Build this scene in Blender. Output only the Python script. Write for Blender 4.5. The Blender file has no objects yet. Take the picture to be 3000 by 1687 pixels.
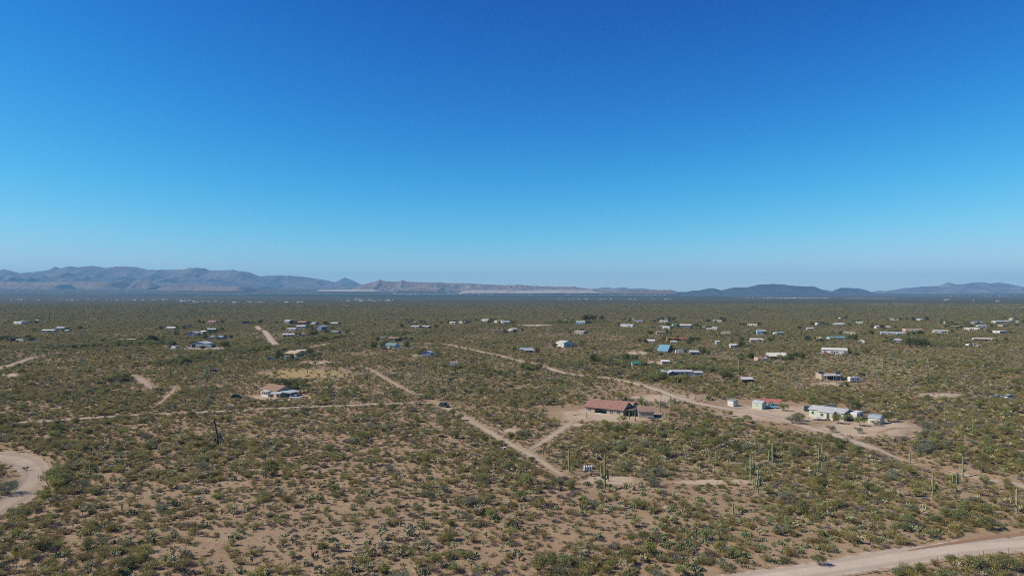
import bpy, bmesh, math, random
import numpy as np
from mathutils import Vector, Matrix

# ------------------------------------------------------------------ camera, sky, sun, exposure
H = 45.0            # camera height over the desert floor, metres
F = 2000.0          # focal length in photograph pixels (3000 wide)
YH = 860.0          # photograph row of the true horizon
SC = bpy.context.scene
COL = SC.collection
cam_d = bpy.data.cameras.new("camera")
cam_d.sensor_width = 36.0
cam_d.lens = 36.0 * F / 3000.0
cam_d.shift_y = (YH - 843.5) / 3000.0
cam_d.clip_start = 0.5
cam_d.clip_end = 80000.0
cam = bpy.data.objects.new("camera", cam_d)
COL.objects.link(cam)
cam.location = (0, 0, H)
cam.rotation_euler = (math.radians(90), 0, 0)
SC.camera = cam

SUN_EL, SUN_AZ = math.radians(41), math.radians(-98)   # azimuth from +Y, clockwise: the sun stands to the left
sdir = Vector((math.sin(SUN_AZ) * math.cos(SUN_EL), math.cos(SUN_AZ) * math.cos(SUN_EL), math.sin(SUN_EL)))
wd = bpy.data.worlds.new("World")
SC.world = wd
wd.use_nodes = True
nt = wd.node_tree
nt.nodes.clear()
sky = nt.nodes.new("ShaderNodeTexSky")
sky.sky_type = 'NISHITA'
sky.sun_disc = False
sky.sun_elevation = SUN_EL
sky.sun_rotation = SUN_AZ
sky.altitude = 1000
sky.air_density = 1.0
sky.dust_density = 0.2
sky.ozone_density = 8.0
# the camera's strong colour curve, one curve per channel over the whole sky
sep = nt.nodes.new("ShaderNodeSeparateColor")
cmb = nt.nodes.new("ShaderNodeCombineColor")
nt.links.new(sky.outputs[0], sep.inputs[0])
for ch, (top_, x0_, p_) in enumerate(((0.74, 0.350, 3.2), (0.93, 0.385, 2.3), (1.04, 0.420, 2.1))):
    def op(o_, a, b):
        m_ = nt.nodes.new("ShaderNodeMath"); m_.operation = o_
        for q, v in enumerate((a, b)):
            if isinstance(v, float): m_.inputs[q].default_value = v
            else: nt.links.new(v, m_.inputs[q])
        return m_.outputs[0]
    y_ = op('POWER', op('MULTIPLY', sep.outputs[ch], 0.09 / x0_), p_)
    nt.links.new(op('MULTIPLY', op('DIVIDE', y_, op('ADD', y_, 1.0)), top_ / 0.1), cmb.inputs[ch])
bg = nt.nodes.new("ShaderNodeBackground")
bg.inputs[1].default_value = 0.1
wo = nt.nodes.new("ShaderNodeOutputWorld")
nt.links.new(cmb.outputs[0], bg.inputs[0])
nt.links.new(bg.outputs[0], wo.inputs[0])

sun_d = bpy.data.lights.new("sun", 'SUN')
sun_d.energy = 5.0
sun_d.angle = math.radians(0.5)
sun_d.color = (1.0, 0.88, 0.71)
sun = bpy.data.objects.new("sun", sun_d)
COL.objects.link(sun)
sun.location = (-200, -30, 300)
sun.rotation_euler = (-sdir).to_track_quat('-Z', 'Y').to_euler()
SC.view_settings.view_transform = 'Standard'
SC.view_settings.look = 'None'
SC.view_settings.exposure = 0.35
SC.view_settings.gamma = 1.0
SC.view_settings.use_curve_mapping = False
cy = SC.cycles
cy.use_denoising = False
cy.filter_width = 1.0
cy.use_adaptive_sampling = False
cy.max_bounces = 4
cy.diffuse_bounces = 2
cy.glossy_bounces = 2
cy.transmission_bounces = 2
cy.volume_bounces = 0
cy.transparent_max_bounces = 8

# ------------------------------------------------------------------ helpers
RNG = np.random.default_rng(7)
random.seed(7)

def tag(o, label=None, cat=None, group=None, kind=None):
    if label: o['label'] = label
    if cat: o['category'] = cat
    if group: o['group'] = group
    if kind: o['kind'] = kind
    return o

def empty(name, loc, rz=0.0, sc=1.0):
    o = bpy.data.objects.new(name, None)
    COL.objects.link(o)
    o.location = loc
    o.rotation_euler = (0, 0, rz)
    o.scale = (sc, sc, sc)
    return o

def mesh_np(name, v, f, mat=None, smooth=False, mats=None, mi=None):
    me = bpy.data.meshes.new(name)
    me.from_pydata([tuple(p) for p in v], [], [tuple(q) for q in f])
    for m in (mats or ([mat] if mat else [])):
        me.materials.append(m)
    if mi is not None:
        me.polygons.foreach_set('material_index', np.asarray(mi, dtype=np.int32))
    if smooth:
        me.polygons.foreach_set('use_smooth', np.ones(len(me.polygons), dtype=bool))
    me.update()
    return me

def link(name, me, parent=None, loc=None):
    o = bpy.data.objects.new(name, me)
    COL.objects.link(o)
    if parent is not None: o.parent = parent
    if loc is not None: o.location = loc
    return o

class MB:
    """collects simple solids; build() links them as one mesh object"""
    def __init__(s):
        s.v = []; s.f = []
    def poly(s, pts, faces):
        n = len(s.v)
        s.v += [tuple(p) for p in pts]
        s.f += [tuple(i + n for i in q) for q in faces]
        return s
    def box(s, x0, x1, y0, y1, z0, z1):
        return s.poly([(x0,y0,z0),(x1,y0,z0),(x1,y1,z0),(x0,y1,z0),(x0,y0,z1),(x1,y0,z1),(x1,y1,z1),(x0,y1,z1)],
            [(0,3,2,1),(4,5,6,7),(0,1,5,4),(1,2,6,5),(2,3,7,6),(3,0,4,7)])
    def prism(s, prof, a0, a1, axis='x'):
        """prof: list of (u,z) outline, extruded along axis from a0 to a1; u is the other horizontal axis"""
        n = len(prof)
        P = [((a0,u,z) if axis=='x' else (u,a0,z)) for u,z in prof] + [((a1,u,z) if axis=='x' else (u,a1,z)) for u,z in prof]
        fs = [tuple(range(n)), tuple(range(2*n-1, n-1, -1))]
        for i in range(n):
            j = (i+1) % n
            fs.append((i, i+n, j+n, j))
        return s.poly(P, fs)
    def tube(s, path, rad, n=8, cap=True):
        path = [Vector(p) for p in path]
        rad = list(rad) if hasattr(rad, '__len__') else [rad]*len(path)
        base = len(s.v)
        for i, p in enumerate(path):
            t = (path[min(i+1, len(path)-1)] - path[max(i-1, 0)])
            t = t.normalized() if t.length > 1e-9 else Vector((0,0,1))
            a = t.cross(Vector((0,1,0)))
            if a.length < 0.05: a = t.cross(Vector((1,0,0)))
            a.normalize(); b = t.cross(a)
            for k in range(n):
                w = 2*math.pi*k/n
                s.v.append(tuple(p + (a*math.cos(w) + b*math.sin(w))*rad[i]))
        for i in range(len(path)-1):
            for k in range(n):
                k2 = (k+1) % n
                s.f.append((base+i*n+k, base+i*n+k2, base+(i+1)*n+k2, base+(i+1)*n+k))
        if cap:
            s.f.append(tuple(base+k for k in range(n-1,-1,-1)))
            s.f.append(tuple(base+(len(path)-1)*n+k for k in range(n)))
        return s
    def mesh(s, name, mat, smooth=False):
        return mesh_np(name, s.v, s.f, mat, smooth)
    def build(s, name, mat, parent=None, smooth=False):
        return link(name, s.mesh(name, mat, smooth), parent)

# value noise in numpy
_T = np.random.default_rng(3).random((256, 256))
def vnoise(x, y):
    x = np.asarray(x, float); y = np.asarray(y, float)
    xi = np.floor(x).astype(int); yi = np.floor(y).astype(int)
    fx = x - xi; fy = y - yi
    fx = fx*fx*(3-2*fx); fy = fy*fy*(3-2*fy)
    g = lambda a, b: _T[a & 255, b & 255]
    return (g(xi,yi)*(1-fx)+g(xi+1,yi)*fx)*(1-fy) + (g(xi,yi+1)*(1-fx)+g(xi+1,yi+1)*fx)*fy
def fbm(x, y, o=4, ridged=False):
    s = 0; a = 0.5; t = 0
    for k in range(o):
        n = vnoise(x*2**k + 17.3*k, y*2**k + 9.1*k)
        if ridged: n = 1 - np.abs(2*n-1)
        s = s + a*n; t += a; a *= 0.5
    return s/t
def sstep(a, b, x):
    t = np.clip((np.asarray(x, float)-a)/(b-a), 0, 1)
    return t*t*(3-2*t)

# ------------------------------------------------------------------ terrain shape
def pts_world_flat(pl):
    return [((px-1500)/F*(H*F/(py-YH)), H*F/(py-YH)) for px, py in pl]
def seg_dist(x, y, pl):
    d = np.full(np.shape(x), 1e9)
    for (ax, ay), (bx, by) in zip(pl[:-1], pl[1:]):
        vx, vy = bx-ax, by-ay
        t = np.clip(((x-ax)*vx+(y-ay)*vy)/(vx*vx+vy*vy+1e-9), 0, 1)
        d = np.minimum(d, np.hypot(x-ax-t*vx, y-ay-t*vy))
    return d
WASH_L = pts_world_flat([(-330,1640),(-150,1560),(20,1475),(85,1425),(105,1385),(70,1355),(-40,1338),(-260,1330)])
WASH_R = pts_world_flat([(3300,1478),(3080,1440),(2900,1418),(2760,1375),(2660,1350),(2640,1310),(2700,1260),(2770,1200)])
def h_raw(x, y):
    D = np.hypot(x, y)
    amp = 1.0*(1-sstep(500, 1100, D))
    z = amp*(fbm(x/90+3, y/90+7, 2)-0.5)*1.5 + (fbm(x/420+11, y/420, 2)-0.5)*3.0*(1-sstep(1800, 3500, D))
    z = z - 1.2*(1-sstep(2.5, 9.0, seg_dist(x, y, WASH_L))) - 0.9*(1-sstep(1.5, 7.0, seg_dist(x, y, WASH_R)))
    u = x/np.maximum(np.abs(y), 1.0)
    g = np.where(y > 0, 1.0 - 0.72*sstep(-0.05, 0.35, u), 0.6)
    rise = np.interp(D, [0, 6000, 8000, 10000, 12000, 14000, 20000, 34000], [0, 0, 9, 36, 80, 128, 210, 300])
    z = z + rise*g
    return z
NT, R0, RMAX = 640, 4.0, 24500.0
# finer in the direction the photograph looks, coarser behind
_u = np.linspace(0, 1, NT+1)[:-1]
_dens = lambda th: 1.0
TH_E = np.concatenate([np.linspace(-52, 52, 481), np.linspace(52, 308, 161)[1:-1]])*math.pi/180   # azimuth from +Y clockwise
NR = 330
RR = np.concatenate([[0.0], R0*(RMAX/R0)**np.linspace(0, 1, NR)])
_tt, _rr = np.meshgrid(TH_E, RR)
GX = _rr*np.sin(_tt); GY = _rr*np.cos(_tt)
GZ = h_raw(GX, GY)
GZ[0, :] = GZ[0, 0]
def hz(x, y):
    """height of the ground mesh itself (bilinear in its own polar grid)"""
    x = np.asarray(x, float); y = np.asarray(y, float)
    r = np.maximum(np.hypot(x, y), R0*1.001)
    th = np.degrees(np.arctan2(x, y))
    th = np.where(th < -52, th+360, th)
    thd = np.degrees(TH_E)
    n = len(thd)
    j = np.clip(np.searchsorted(thd, th, side='right')-1, 0, n-1)
    j2 = (j+1) % n
    t0 = thd[j]; t1 = np.where(j2 == 0, 308.0, thd[j2])
    ft = np.clip((th-t0)/(t1-t0), 0, 1)
    fi = np.log(r/R0)/math.log(RMAX/R0)*(NR-1)
    i = np.clip(np.floor(fi).astype(int), 0, NR-2)
    fr = (r-RR[i+1])/(RR[i+2]-RR[i+1])
    i = i+1
    return (GZ[i,j]*(1-ft)+GZ[i,j2]*ft)*(1-fr) + (GZ[i+1,j]*(1-ft)+GZ[i+1,j2]*ft)*fr
def G(px, py):
    """ground point seen at a photograph pixel"""
    z = 0.0
    for _ in range(6):
        D = (H-z)*F/(py-YH)
        x = (px-1500)/F*D
        z = float(hz(x, D))
    return x, D, z, D/F      # last: metres per photograph pixel there
def PX(x, y, z):
    return 1500+F*x/y, YH-F*(z-H)/y

# ------------------------------------------------------------------ materials
MATS = {}
def newmat(name):
    m = bpy.data.materials.new(name); m.use_nodes = True
    t = m.node_tree; b = t.nodes['Principled BSDF']
    b.inputs['Specular IOR Level'].default_value = 0.2
    return m, t, b
def mixc(t, a, b, fac, mode='MIX'):
    n = t.nodes.new('ShaderNodeMix'); n.data_type = 'RGBA'; n.blend_type = mode
    for s, v in ((6, a), (7, b)):
        if isinstance(v, tuple): n.inputs[s].default_value = (*v, 1)
        else: t.links.new(v, n.inputs[s])
    if isinstance(fac, (int, float)): n.inputs[0].default_value = fac
    else: t.links.new(fac, n.inputs[0])
    return n.outputs[2]
def noise(t, vec, scale, detail=3, rough=0.5, w=None):
    n = t.nodes.new('ShaderNodeTexNoise')
    n.inputs['Scale'].default_value = scale
    n.inputs['Detail'].default_value = detail
    n.inputs['Roughness'].default_value = rough
    if vec is not None: t.links.new(vec, n.inputs['Vector'])
    return n.outputs['Fac']
def ramp(t, fac, p0, p1, c0=0.0, c1=1.0):
    n = t.nodes.new('ShaderNodeMapRange'); n.interpolation_type = 'SMOOTHSTEP'
    n.inputs['From Min'].default_value = p0; n.inputs['From Max'].default_value = p1
    n.inputs['To Min'].default_value = c0; n.inputs['To Max'].default_value = c1
    t.links.new(fac, n.inputs['Value'])
    return n.outputs[0]
def math_n(t, op, a, b=None):
    n = t.nodes.new('ShaderNodeMath'); n.operation = op
    for i, v in enumerate((a, b)):
        if v is None: continue
        if isinstance(v, (int, float)): n.inputs[i].default_value = v
        else: t.links.new(v, n.inputs[i])
    return n.outputs[0]
def paint(name, col, rough=0.7, var=0.12, scale=1.5, metal=0.0, spec=0.25):
    """worn paint, stucco, metal: base colour with blotches and streaks"""
    if name in MATS: return MATS[name]
    m, t, b = newmat(name)
    tc = t.nodes.new('ShaderNodeTexCoord')
    nz = noise(t, tc.outputs['Object'], scale, 4, 0.6)
    dark = tuple(c*(1-2.2*var) for c in col)
    lite = tuple(min(1, c*(1+var)) for c in col)
    t.links.new(mixc(t, dark, lite, ramp(t, nz, 0.25, 0.7)), b.inputs['Base Color'])
    b.inputs['Roughness'].default_value = rough
    b.inputs['Metallic'].default_value = metal
    b.inputs['Specular IOR Level'].default_value = spec
    MATS[name] = m
    return m
def ribbed(name, col, rough=0.5, pitch=0.3, axis='X', var=0.1, metal=0.0):
    """metal roofing or siding: colour plus fine ribs as relief"""
    if name in MATS: return MATS[name]
    m = paint(name, col, rough, var, 0.8, metal, 0.4)
    t = m.node_tree; b = t.nodes['Principled BSDF']
    tc = t.nodes.new('ShaderNodeTexCoord')
    w = t.nodes.new('ShaderNodeTexWave'); w.bands_direction = axis
    w.inputs['Scale'].default_value = 1/pitch/ (2*math.pi) * 2
    t.links.new(tc.outputs['Object'], w.inputs['Vector'])
    bp = t.nodes.new('ShaderNodeBump'); bp.inputs['Strength'].default_value = 0.35; bp.inputs['Distance'].default_value = 0.03
    t.links.new(w.outputs['Fac'], bp.inputs['Height'])
    t.links.new(bp.outputs[0], b.inputs['Normal'])
    return m
def glass(name='window_glass', col=(0.03,0.04,0.05)):
    if name in MATS: return MATS[name]
    m, t, b = newmat(name)
    b.inputs['Base Color'].default_value = (*col, 1)
    b.inputs['Roughness'].default_value = 0.12
    b.inputs['Specular IOR Level'].default_value = 0.6
    MATS[name] = m
    return m
def leafmat(name, c0, c1, trans=0.25, plant_var=0.35):
    """foliage: every spray and every plant a little different"""
    if name in MATS: return MATS[name]
    m, t, b = newmat(name)
    g = t.nodes.new('ShaderNodeNewGeometry'); oi = t.nodes.new('ShaderNodeObjectInfo')
    c = mixc(t, c0, c1, g.outputs['Random Per Island'])
    v = ramp(t, oi.outputs['Random'], 0, 1, 1-plant_var, 1+plant_var)
    hs = t.nodes.new('ShaderNodeHueSaturation')
    t.links.new(c, hs.inputs['Color']); t.links.new(v, hs.inputs['Value'])
    r2 = math_n(t, 'FRACT', math_n(t, 'MULTIPLY', oi.outputs['Random'], 7.31))
    t.links.new(ramp(t, r2, 0, 1, 0.478, 0.522), hs.inputs['Hue'])
    t.links.new(hs.outputs[0], b.inputs['Base Color'])
    b.inputs['Roughness'].default_value = 0.75
    b.inputs['Specular IOR Level'].default_value = 0.12
    if trans > 0:
        tr = t.nodes.new('ShaderNodeBsdfTranslucent'); t.links.new(hs.outputs[0], tr.inputs['Color'])
        mx = t.nodes.new('ShaderNodeMixShader'); mx.inputs[0].default_value = trans
        out = t.nodes['Material Output']
        t.links.new(b.outputs[0], mx.inputs[1]); t.links.new(tr.outputs[0], mx.inputs[2])
        t.links.new(mx.outputs[0], out.inputs['Surface'])
    MATS[name] = m
    return m

# desert soil: one node group, shared by the ground and by the roads that cross it
SOIL = bpy.data.node_groups.new('desert_soil', 'ShaderNodeTree')
SOIL.interface.new_socket('Color', in_out='OUTPUT', socket_type='NodeSocketColor')
SOIL.interface.new_socket('Height', in_out='OUTPUT', socket_type='NodeSocketFloat')
def _soil():
    t = SOIL
    go = t.nodes.new('NodeGroupOutput')
    ge = t.nodes.new('ShaderNodeNewGeometry'); P = ge.outputs['Position']
    big = noise(t, P, 0.012, 3); mid = noise(t, P, 0.09, 4, 0.6); fine = noise(t, P, 0.9, 4, 0.65); peb = noise(t, P, 3.2, 2, 0.5)
    c = mixc(t, (0.245,0.178,0.112), (0.300,0.224,0.148), ramp(t, mid, 0.3, 0.7))
    c = mixc(t, c, (0.270,0.180,0.106), ramp(t, big, 0.45, 0.75, 0, 0.6))
    c = mixc(t, c, (0.340,0.250,0.168), ramp(t, noise(t, P, 0.035, 3), 0.55, 0.8, 0, 0.5))
    c = mixc(t, c, (0.150,0.106,0.070), ramp(t, fine, 0.50, 0.70, 0, 0.7))
    c = mixc(t, c, (0.10,0.072,0.05), ramp(t, peb, 0.60, 0.68, 0, 0.7))
    t.links.new(c, go.inputs['Color'])
    t.links.new(math_n(t, 'ADD', fine, math_n(t, 'MULTIPLY', peb, 0.4)), go.inputs['Height'])
_soil()
def soil_nodes(t):
    n = t.nodes.new('ShaderNodeGroup'); n.node_tree = SOIL
    return n
# ------------------------------------------------------------------ the ground sheet
def build_ground():
    nr, n = GX.shape
    v = np.stack([GX, GY, GZ], -1).reshape(-1, 3)
    f = []
    for i in range(nr-1):
        a = i*n; b = (i+1)*n
        for j in range(n):
            j2 = (j+1) % n
            f.append((a+j, b+j, b+j2, a+j2) if i > 0 else (a+j, b+j, b+j2))
    m, t, b = newmat('desert_floor')
    s = soil_nodes(t)
    ge = t.nodes.new('ShaderNodeNewGeometry'); P = ge.outputs['Position']
    at = t.nodes.new('ShaderNodeAttribute'); at.attribute_name = 'scrub'
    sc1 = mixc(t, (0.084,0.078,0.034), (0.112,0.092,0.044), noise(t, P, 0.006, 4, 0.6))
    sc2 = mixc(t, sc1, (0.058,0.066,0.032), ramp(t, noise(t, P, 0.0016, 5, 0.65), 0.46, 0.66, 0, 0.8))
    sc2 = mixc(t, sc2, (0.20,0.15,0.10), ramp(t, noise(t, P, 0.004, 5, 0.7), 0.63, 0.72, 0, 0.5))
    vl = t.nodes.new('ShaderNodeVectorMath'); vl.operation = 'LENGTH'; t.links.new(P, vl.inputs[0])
    sc2 = mixc(t, sc2, (0.040,0.038,0.020), ramp(t, vl.outputs['Value'], 1500, 3500, 0, 0.62))  # far scrub darkens with distance: the bushes' own shadows put into the colour
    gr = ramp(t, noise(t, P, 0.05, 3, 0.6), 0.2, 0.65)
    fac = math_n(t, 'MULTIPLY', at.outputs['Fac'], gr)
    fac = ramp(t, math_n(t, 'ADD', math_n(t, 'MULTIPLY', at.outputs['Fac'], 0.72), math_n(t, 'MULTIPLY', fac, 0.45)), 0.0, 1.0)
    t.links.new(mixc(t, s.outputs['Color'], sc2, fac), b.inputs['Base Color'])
    b.inputs['Roughness'].default_value = 0.95
    b.inputs['Specular IOR Level'].default_value = 0.05
    bp = t.nodes.new('ShaderNodeBump'); bp.inputs['Strength'].default_value = 0.5; bp.inputs['Distance'].default_value = 0.12
    t.links.new(s.outputs['Height'], bp.inputs['Height']); t.links.new(bp.outputs[0], b.inputs['Normal'])
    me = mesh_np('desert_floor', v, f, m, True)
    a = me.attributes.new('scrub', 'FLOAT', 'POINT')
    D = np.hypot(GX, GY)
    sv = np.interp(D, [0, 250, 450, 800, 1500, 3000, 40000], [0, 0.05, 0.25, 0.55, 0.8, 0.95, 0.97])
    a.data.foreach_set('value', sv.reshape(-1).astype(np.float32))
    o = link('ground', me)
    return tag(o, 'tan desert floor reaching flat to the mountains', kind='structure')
build_ground()

# ------------------------------------------------------------------ mountains and mine terraces on the far side of the valley
def rockmat(name, c0, c1, c2, scale=0.002):
    m, t, b = newmat(name)
    ge = t.nodes.new('ShaderNodeNewGeometry'); P = ge.outputs['Position']
    c = mixc(t, c0, c1, ramp(t, noise(t, P, scale, 5, 0.65), 0.35, 0.65))
    c = mixc(t, c, c2, ramp(t, noise(t, P, scale*4, 4, 0.7), 0.55, 0.75, 0, 0.6))
    t.links.new(c, b.inputs['Base Color'])
    b.inputs['Roughness'].default_value = 0.95; b.inputs['Specular IOR Level'].default_value = 0.05
    return m
M_ROCK = rockmat('mountain_rock', (0.070,0.064,0.066), (0.160,0.138,0.134), (0.040,0.041,0.042))
M_MESA = rockmat('mesa_rock', (0.032,0.033,0.038), (0.048,0.047,0.053), (0.024,0.027,0.030), 0.003)
M_MINE = rockmat('mine_waste_rock', (0.145,0.105,0.082), (0.20,0.155,0.122), (0.09,0.075,0.06), 0.004)
M_TAIL = rockmat('pale_tailings', (0.27,0.24,0.205), (0.36,0.33,0.285), (0.19,0.16,0.13), 0.006)
def ridge(name, prof, D, depth, mat, label, seed=0, spur=0.5, step=2.0, front=1.0):
    xs = np.arange(prof[0][0], prof[-1][0]+step, step)
    ys = np.interp(xs, [p[0] for p in prof], [p[1] for p in prof])
    ys = ys + (fbm(xs/14+seed, xs*0+seed, 5)-0.5)*3.2
    Xr = (xs-1500)/F*D
    top = H+(YH-ys)*D/F
    ts = np.concatenate([-(np.linspace(1, 0, 40)**1.25)*front, (np.linspace(0, 1, 10)[1:]**1.2)])
    V = np.zeros((len(ts), len(xs), 3))
    for k, t in enumerate(ts):
        yy = D + t*depth
        X = Xr + (fbm(Xr/700+seed, np.full_like(Xr, t*4), 2)-0.5)*depth*0.2*abs(t)
        g = hz(X, np.full_like(X, yy)) - 25
        a = min(abs(t)/front, 1) if t < 0 else abs(t)
        rn = fbm((Xr+t*depth*0.15)/(depth*0.22)+seed*3.1, np.full_like(Xr, t*2.2+seed), 6, True)**1.4
        q = np.clip(a*(1+spur*2*(0.48-rn)), 0, 1)
        shp = (1-q)**1.45
        w = 1-np.exp(-(a*9)**2)
        shp = shp*(1 - 0.78*w*(1-rn)*(1-a))
        V[k,:,0] = X; V[k,:,1] = yy; V[k,:,2] = g + np.maximum(top-g, 5)*shp
    n = len(xs)
    f = [(k*n+j, k*n+j+1, (k+1)*n+j+1, (k+1)*n+j) for k in range(len(ts)-1) for j in range(n-1)]
    o = link(name, mesh_np(name, V.reshape(-1,3), f, mat, True))
    return tag(o, label, kind='structure')
ridge('mountain_range', [(-260,815),(-120,800),(-40,796),(14,790),(58,800),(144,792),(161,781.5),(175,786),(202,780),(229,783),(270,778),(311,785),(351,780),(400,783),(435,791),(505,790),(536,790.5),(555,783.5),(598,786),(617,793),(679,791),(730,797),(759,809),(800,822),(830,838)],
      16000, 3200, M_ROCK, 'long rugged blue mountain range on the left horizon', 1.0, 0.55)
ridge('mountain_range', [(640,830),(700,814),(759,809),(815,806),(873,809),(932,817),(985,826),(1060,838)],
      17500, 2600, M_ROCK, 'low smooth ridge trailing off right of the left mountain range', 2.3, 0.35)
ridge('hill', [(975,830),(1000,817),(1010,812.6),(1021,816),(1037,823),(1060,835)], 21500, 1300, M_ROCK, 'small pale blue cone peak just left of the centre hills', 3.7, 0.3)
ridge('hills', [(-60,822),(40,818),(110,812),(170,813),(225,822),(260,832)], 13800, 1200, M_ROCK, 'dark low foothills in front of the left mountain range', 4.1, 0.5)
ridge('hill', [(370,838),(395,826),(415,821),(440,824),(462,836)], 12500, 700, M_MINE, 'small brown hill below the left mountains', 5.2, 0.4)
ridge('hill', [(455,838),(480,828),(500,826),(530,832),(550,840)], 13200, 700, M_ROCK, 'small blue hill right of the brown one below the left mountains', 5.9, 0.4)
ridge('hills', [(1030,845),(1060,834),(1093,826),(1104,823),(1112.6,818.4),(1124,823),(1167,825),(1180,820),(1194,825),(1248,827),(1287,827),(1310,835),(1340,846)],
      12500, 1000, M_MINE, 'brown hills with two small dark summits left of centre', 6.4, 0.4, 1.5)
ridge('hills', [(1260,838),(1287,827),(1334,830),(1361,829),(1419,833),(1466,835),(1524,834.5),(1563,838),(1620,839),(1679,840),(1718,845),(1770,852)],
      13000, 900, M_MINE, 'long pale mine waste hills at the centre of the horizon', 7.7, 0.35, 1.5)
ridge('hills', [(1690,852),(1740,845),(1776,841),(1800,845),(1825,842),(1850,845.5),(1876,843.5),(1893,847),(1940,850),(2010,856)], 19000, 900, M_ROCK, 'faint low hills on the horizon right of centre', 8.8, 0.3, 1.5)
ridge('mesa', [(1990,857),(2030,852),(2050,850.6),(2081.5,844),(2095,845),(2112.6,850.6),(2151,841.7),(2190,841),(2221,834),(2260,832),(2303,834),(2330,838),(2388,839.8),(2404,846.8),(2431,856),(2450,862)],
      11500, 1000, M_MESA, 'broad dark blue flat-topped mesa right of centre', 9.2, 0.2, 1.5)
ridge('mesa', [(2412,863),(2431,855.7),(2462,842.9),(2490,843.6),(2520,845.6),(2540,851),(2555,856.5),(2575,863)],
      12200, 800, M_MESA, 'small dark blue flat-topped mesa beside the broad one', 10.5, 0.2, 1.5)
ridge('mountain_range', [(2530,862),(2555,855),(2574.5,850),(2594,853),(2652,844),(2702.6,840),(2753,837),(2776,827),(2799.7,833),(2830,831),(2873,825.4),(2900.6,831),(2924,827),(2955,831),(3000,841),(3080,838),(3200,848)],
      15500, 1900, M_ROCK, 'jagged blue mountain range at the right edge of the horizon', 11.6, 0.5)
ridge('hill', [(2380,860),(2405,851),(2419,848),(2436,852),(2460,861)], 21500, 1200, M_ROCK, 'faint far peak in the gap between the two mesas', 12.2, 0.3)

def terrace(px0, px1, ytop, ybase, D, depth, mslope, mtop, label):
    x0 = (px0-1500)/F*D; x1 = (px1-1500)/F*D
    zt = H+(YH-ytop)*D/F; zb = H+(YH-ybase)*D/F-20
    sl = max((zt-zb)*2.2, 30)
    n = 60
    xs = np.linspace(0, 1, n)
    fx = np.where(xs < .5, xs, 1-xs)
    V = []
    for k, (dy, z, inn) in enumerate(((-sl, zb, 0), (-sl*0.45, zb+(zt-zb)*0.5, .35), (0, zt, 1), (depth, zt+2, 1), (depth+sl, zb, 0))):
        jit = (fbm(xs*22+px0, xs*0+k*2.0, 4)-0.5)*sl*0.3
        zj = (fbm(xs*9+px0, xs*0+k+5.0, 3)-0.5)*(zt-zb)*(0.45 if k in (2, 3) else 0.2)
        e = np.clip(np.minimum(xs, 1-xs)*14, 0, 1)
        V.append(np.stack([x0+(x1-x0)*xs + 0*inn, D+dy+jit, np.minimum(z, zb+(z-zb)*e)+zj*e], -1))
    v = np.concatenate(V); f = []; mi = []
    for k in range(4):
        for j in range(n-1):
            f.append((k*n+j, k*n+j+1, (k+1)*n+j+1, (k+1)*n+j)); mi.append(1 if k == 2 else 0)
    o = link('tailings_terrace', mesh_np('tailings_terrace', v, f, mats=[mslope, mtop], mi=mi))
    return tag(o, label, kind='structure')
terrace(-150, 360, 826, 846, 12000, 500, M_MINE, M_MINE, 'brown mine terrace below the far left mountains')
terrace(-100, 190, 833, 849, 11300, 300, M_MINE, M_TAIL, 'lower brown mine terrace at the left edge of the valley')
terrace(455, 722, 838.5, 849, 10800, 500, M_MINE, M_MINE, 'long reddish mine terrace left of centre under the mountains')
terrace(926, 1112, 847.6, 850, 10800, 320, M_TAIL, M_TAIL, 'thin white tailings bench left of the two summits')
terrace(1150, 1300, 843, 848, 11000, 320, M_MINE, M_TAIL, 'pale tailings bench below the two dark summits')
terrace(1340, 1765, 850, 855, 10200, 500, M_TAIL, M_TAIL, 'long white tailings bench across the centre of the valley')
terrace(1700, 1990, 850, 856, 10600, 400, M_MINE, M_TAIL, 'faint pale bench right of the long white one')

# pale cleared strips on the plain
def strip(name, px0, px1, y0, y1, mat, label, seed=0):
    n = 48
    V = []
    for k, yy in enumerate((y0, y1)):
        for j in range(n):
            px = px0+(px1-px0)*j/(n-1)
            e = math.sin(math.pi*min(1, max(0, (j+0.4)/(n-0.2))))**0.5
            py = (y0+y1)/2 + (yy-(y0+y1)/2)*e*(0.55+0.9*float(vnoise(j/5+seed, k*7.7+seed)))
            x, D, z, s = G(px, max(py, YH+4))
            V.append((x, D, float(hz(x, D))+0.35+D*2e-4))
    f = [(j, j+1, n+j+1, n+j) for j in range(n-1)]
    o = link(name, mesh_np(name, V, f, mat))
    return tag(o, label, kind='structure')
M_PALE = paint('pale_bare_earth', (0.36,0.30,0.23), 0.95, 0.12, 0.02, spec=0.05)
M_BROWN = paint('brown_bare_earth', (0.36,0.25,0.175), 0.95, 0.12, 0.05, spec=0.05)
for i, (a, b_, c, d_, l) in enumerate([
    (2460,2640,874.0,875.6,'long pale cleared strip on the plain below the right mesas'),
    (2230,2430,873.2,874.4,'thin pale cleared strip below the broad mesa'),
    (2530,2720,889,890.3,'thin pale track line crossing the plain on the right'),
    (2820,3060,900.6,902,'pale track line near the right edge of the plain'),
    (2600,2640,899,900.6,'short pale clearing on the right side of the plain'),
    (1516,1616,951.5,956.5,'bright bare pad in the middle of the far scrub')]):
    strip('bare_ground', a, b_, c, d_, M_PALE, l, i*3.3)

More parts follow.
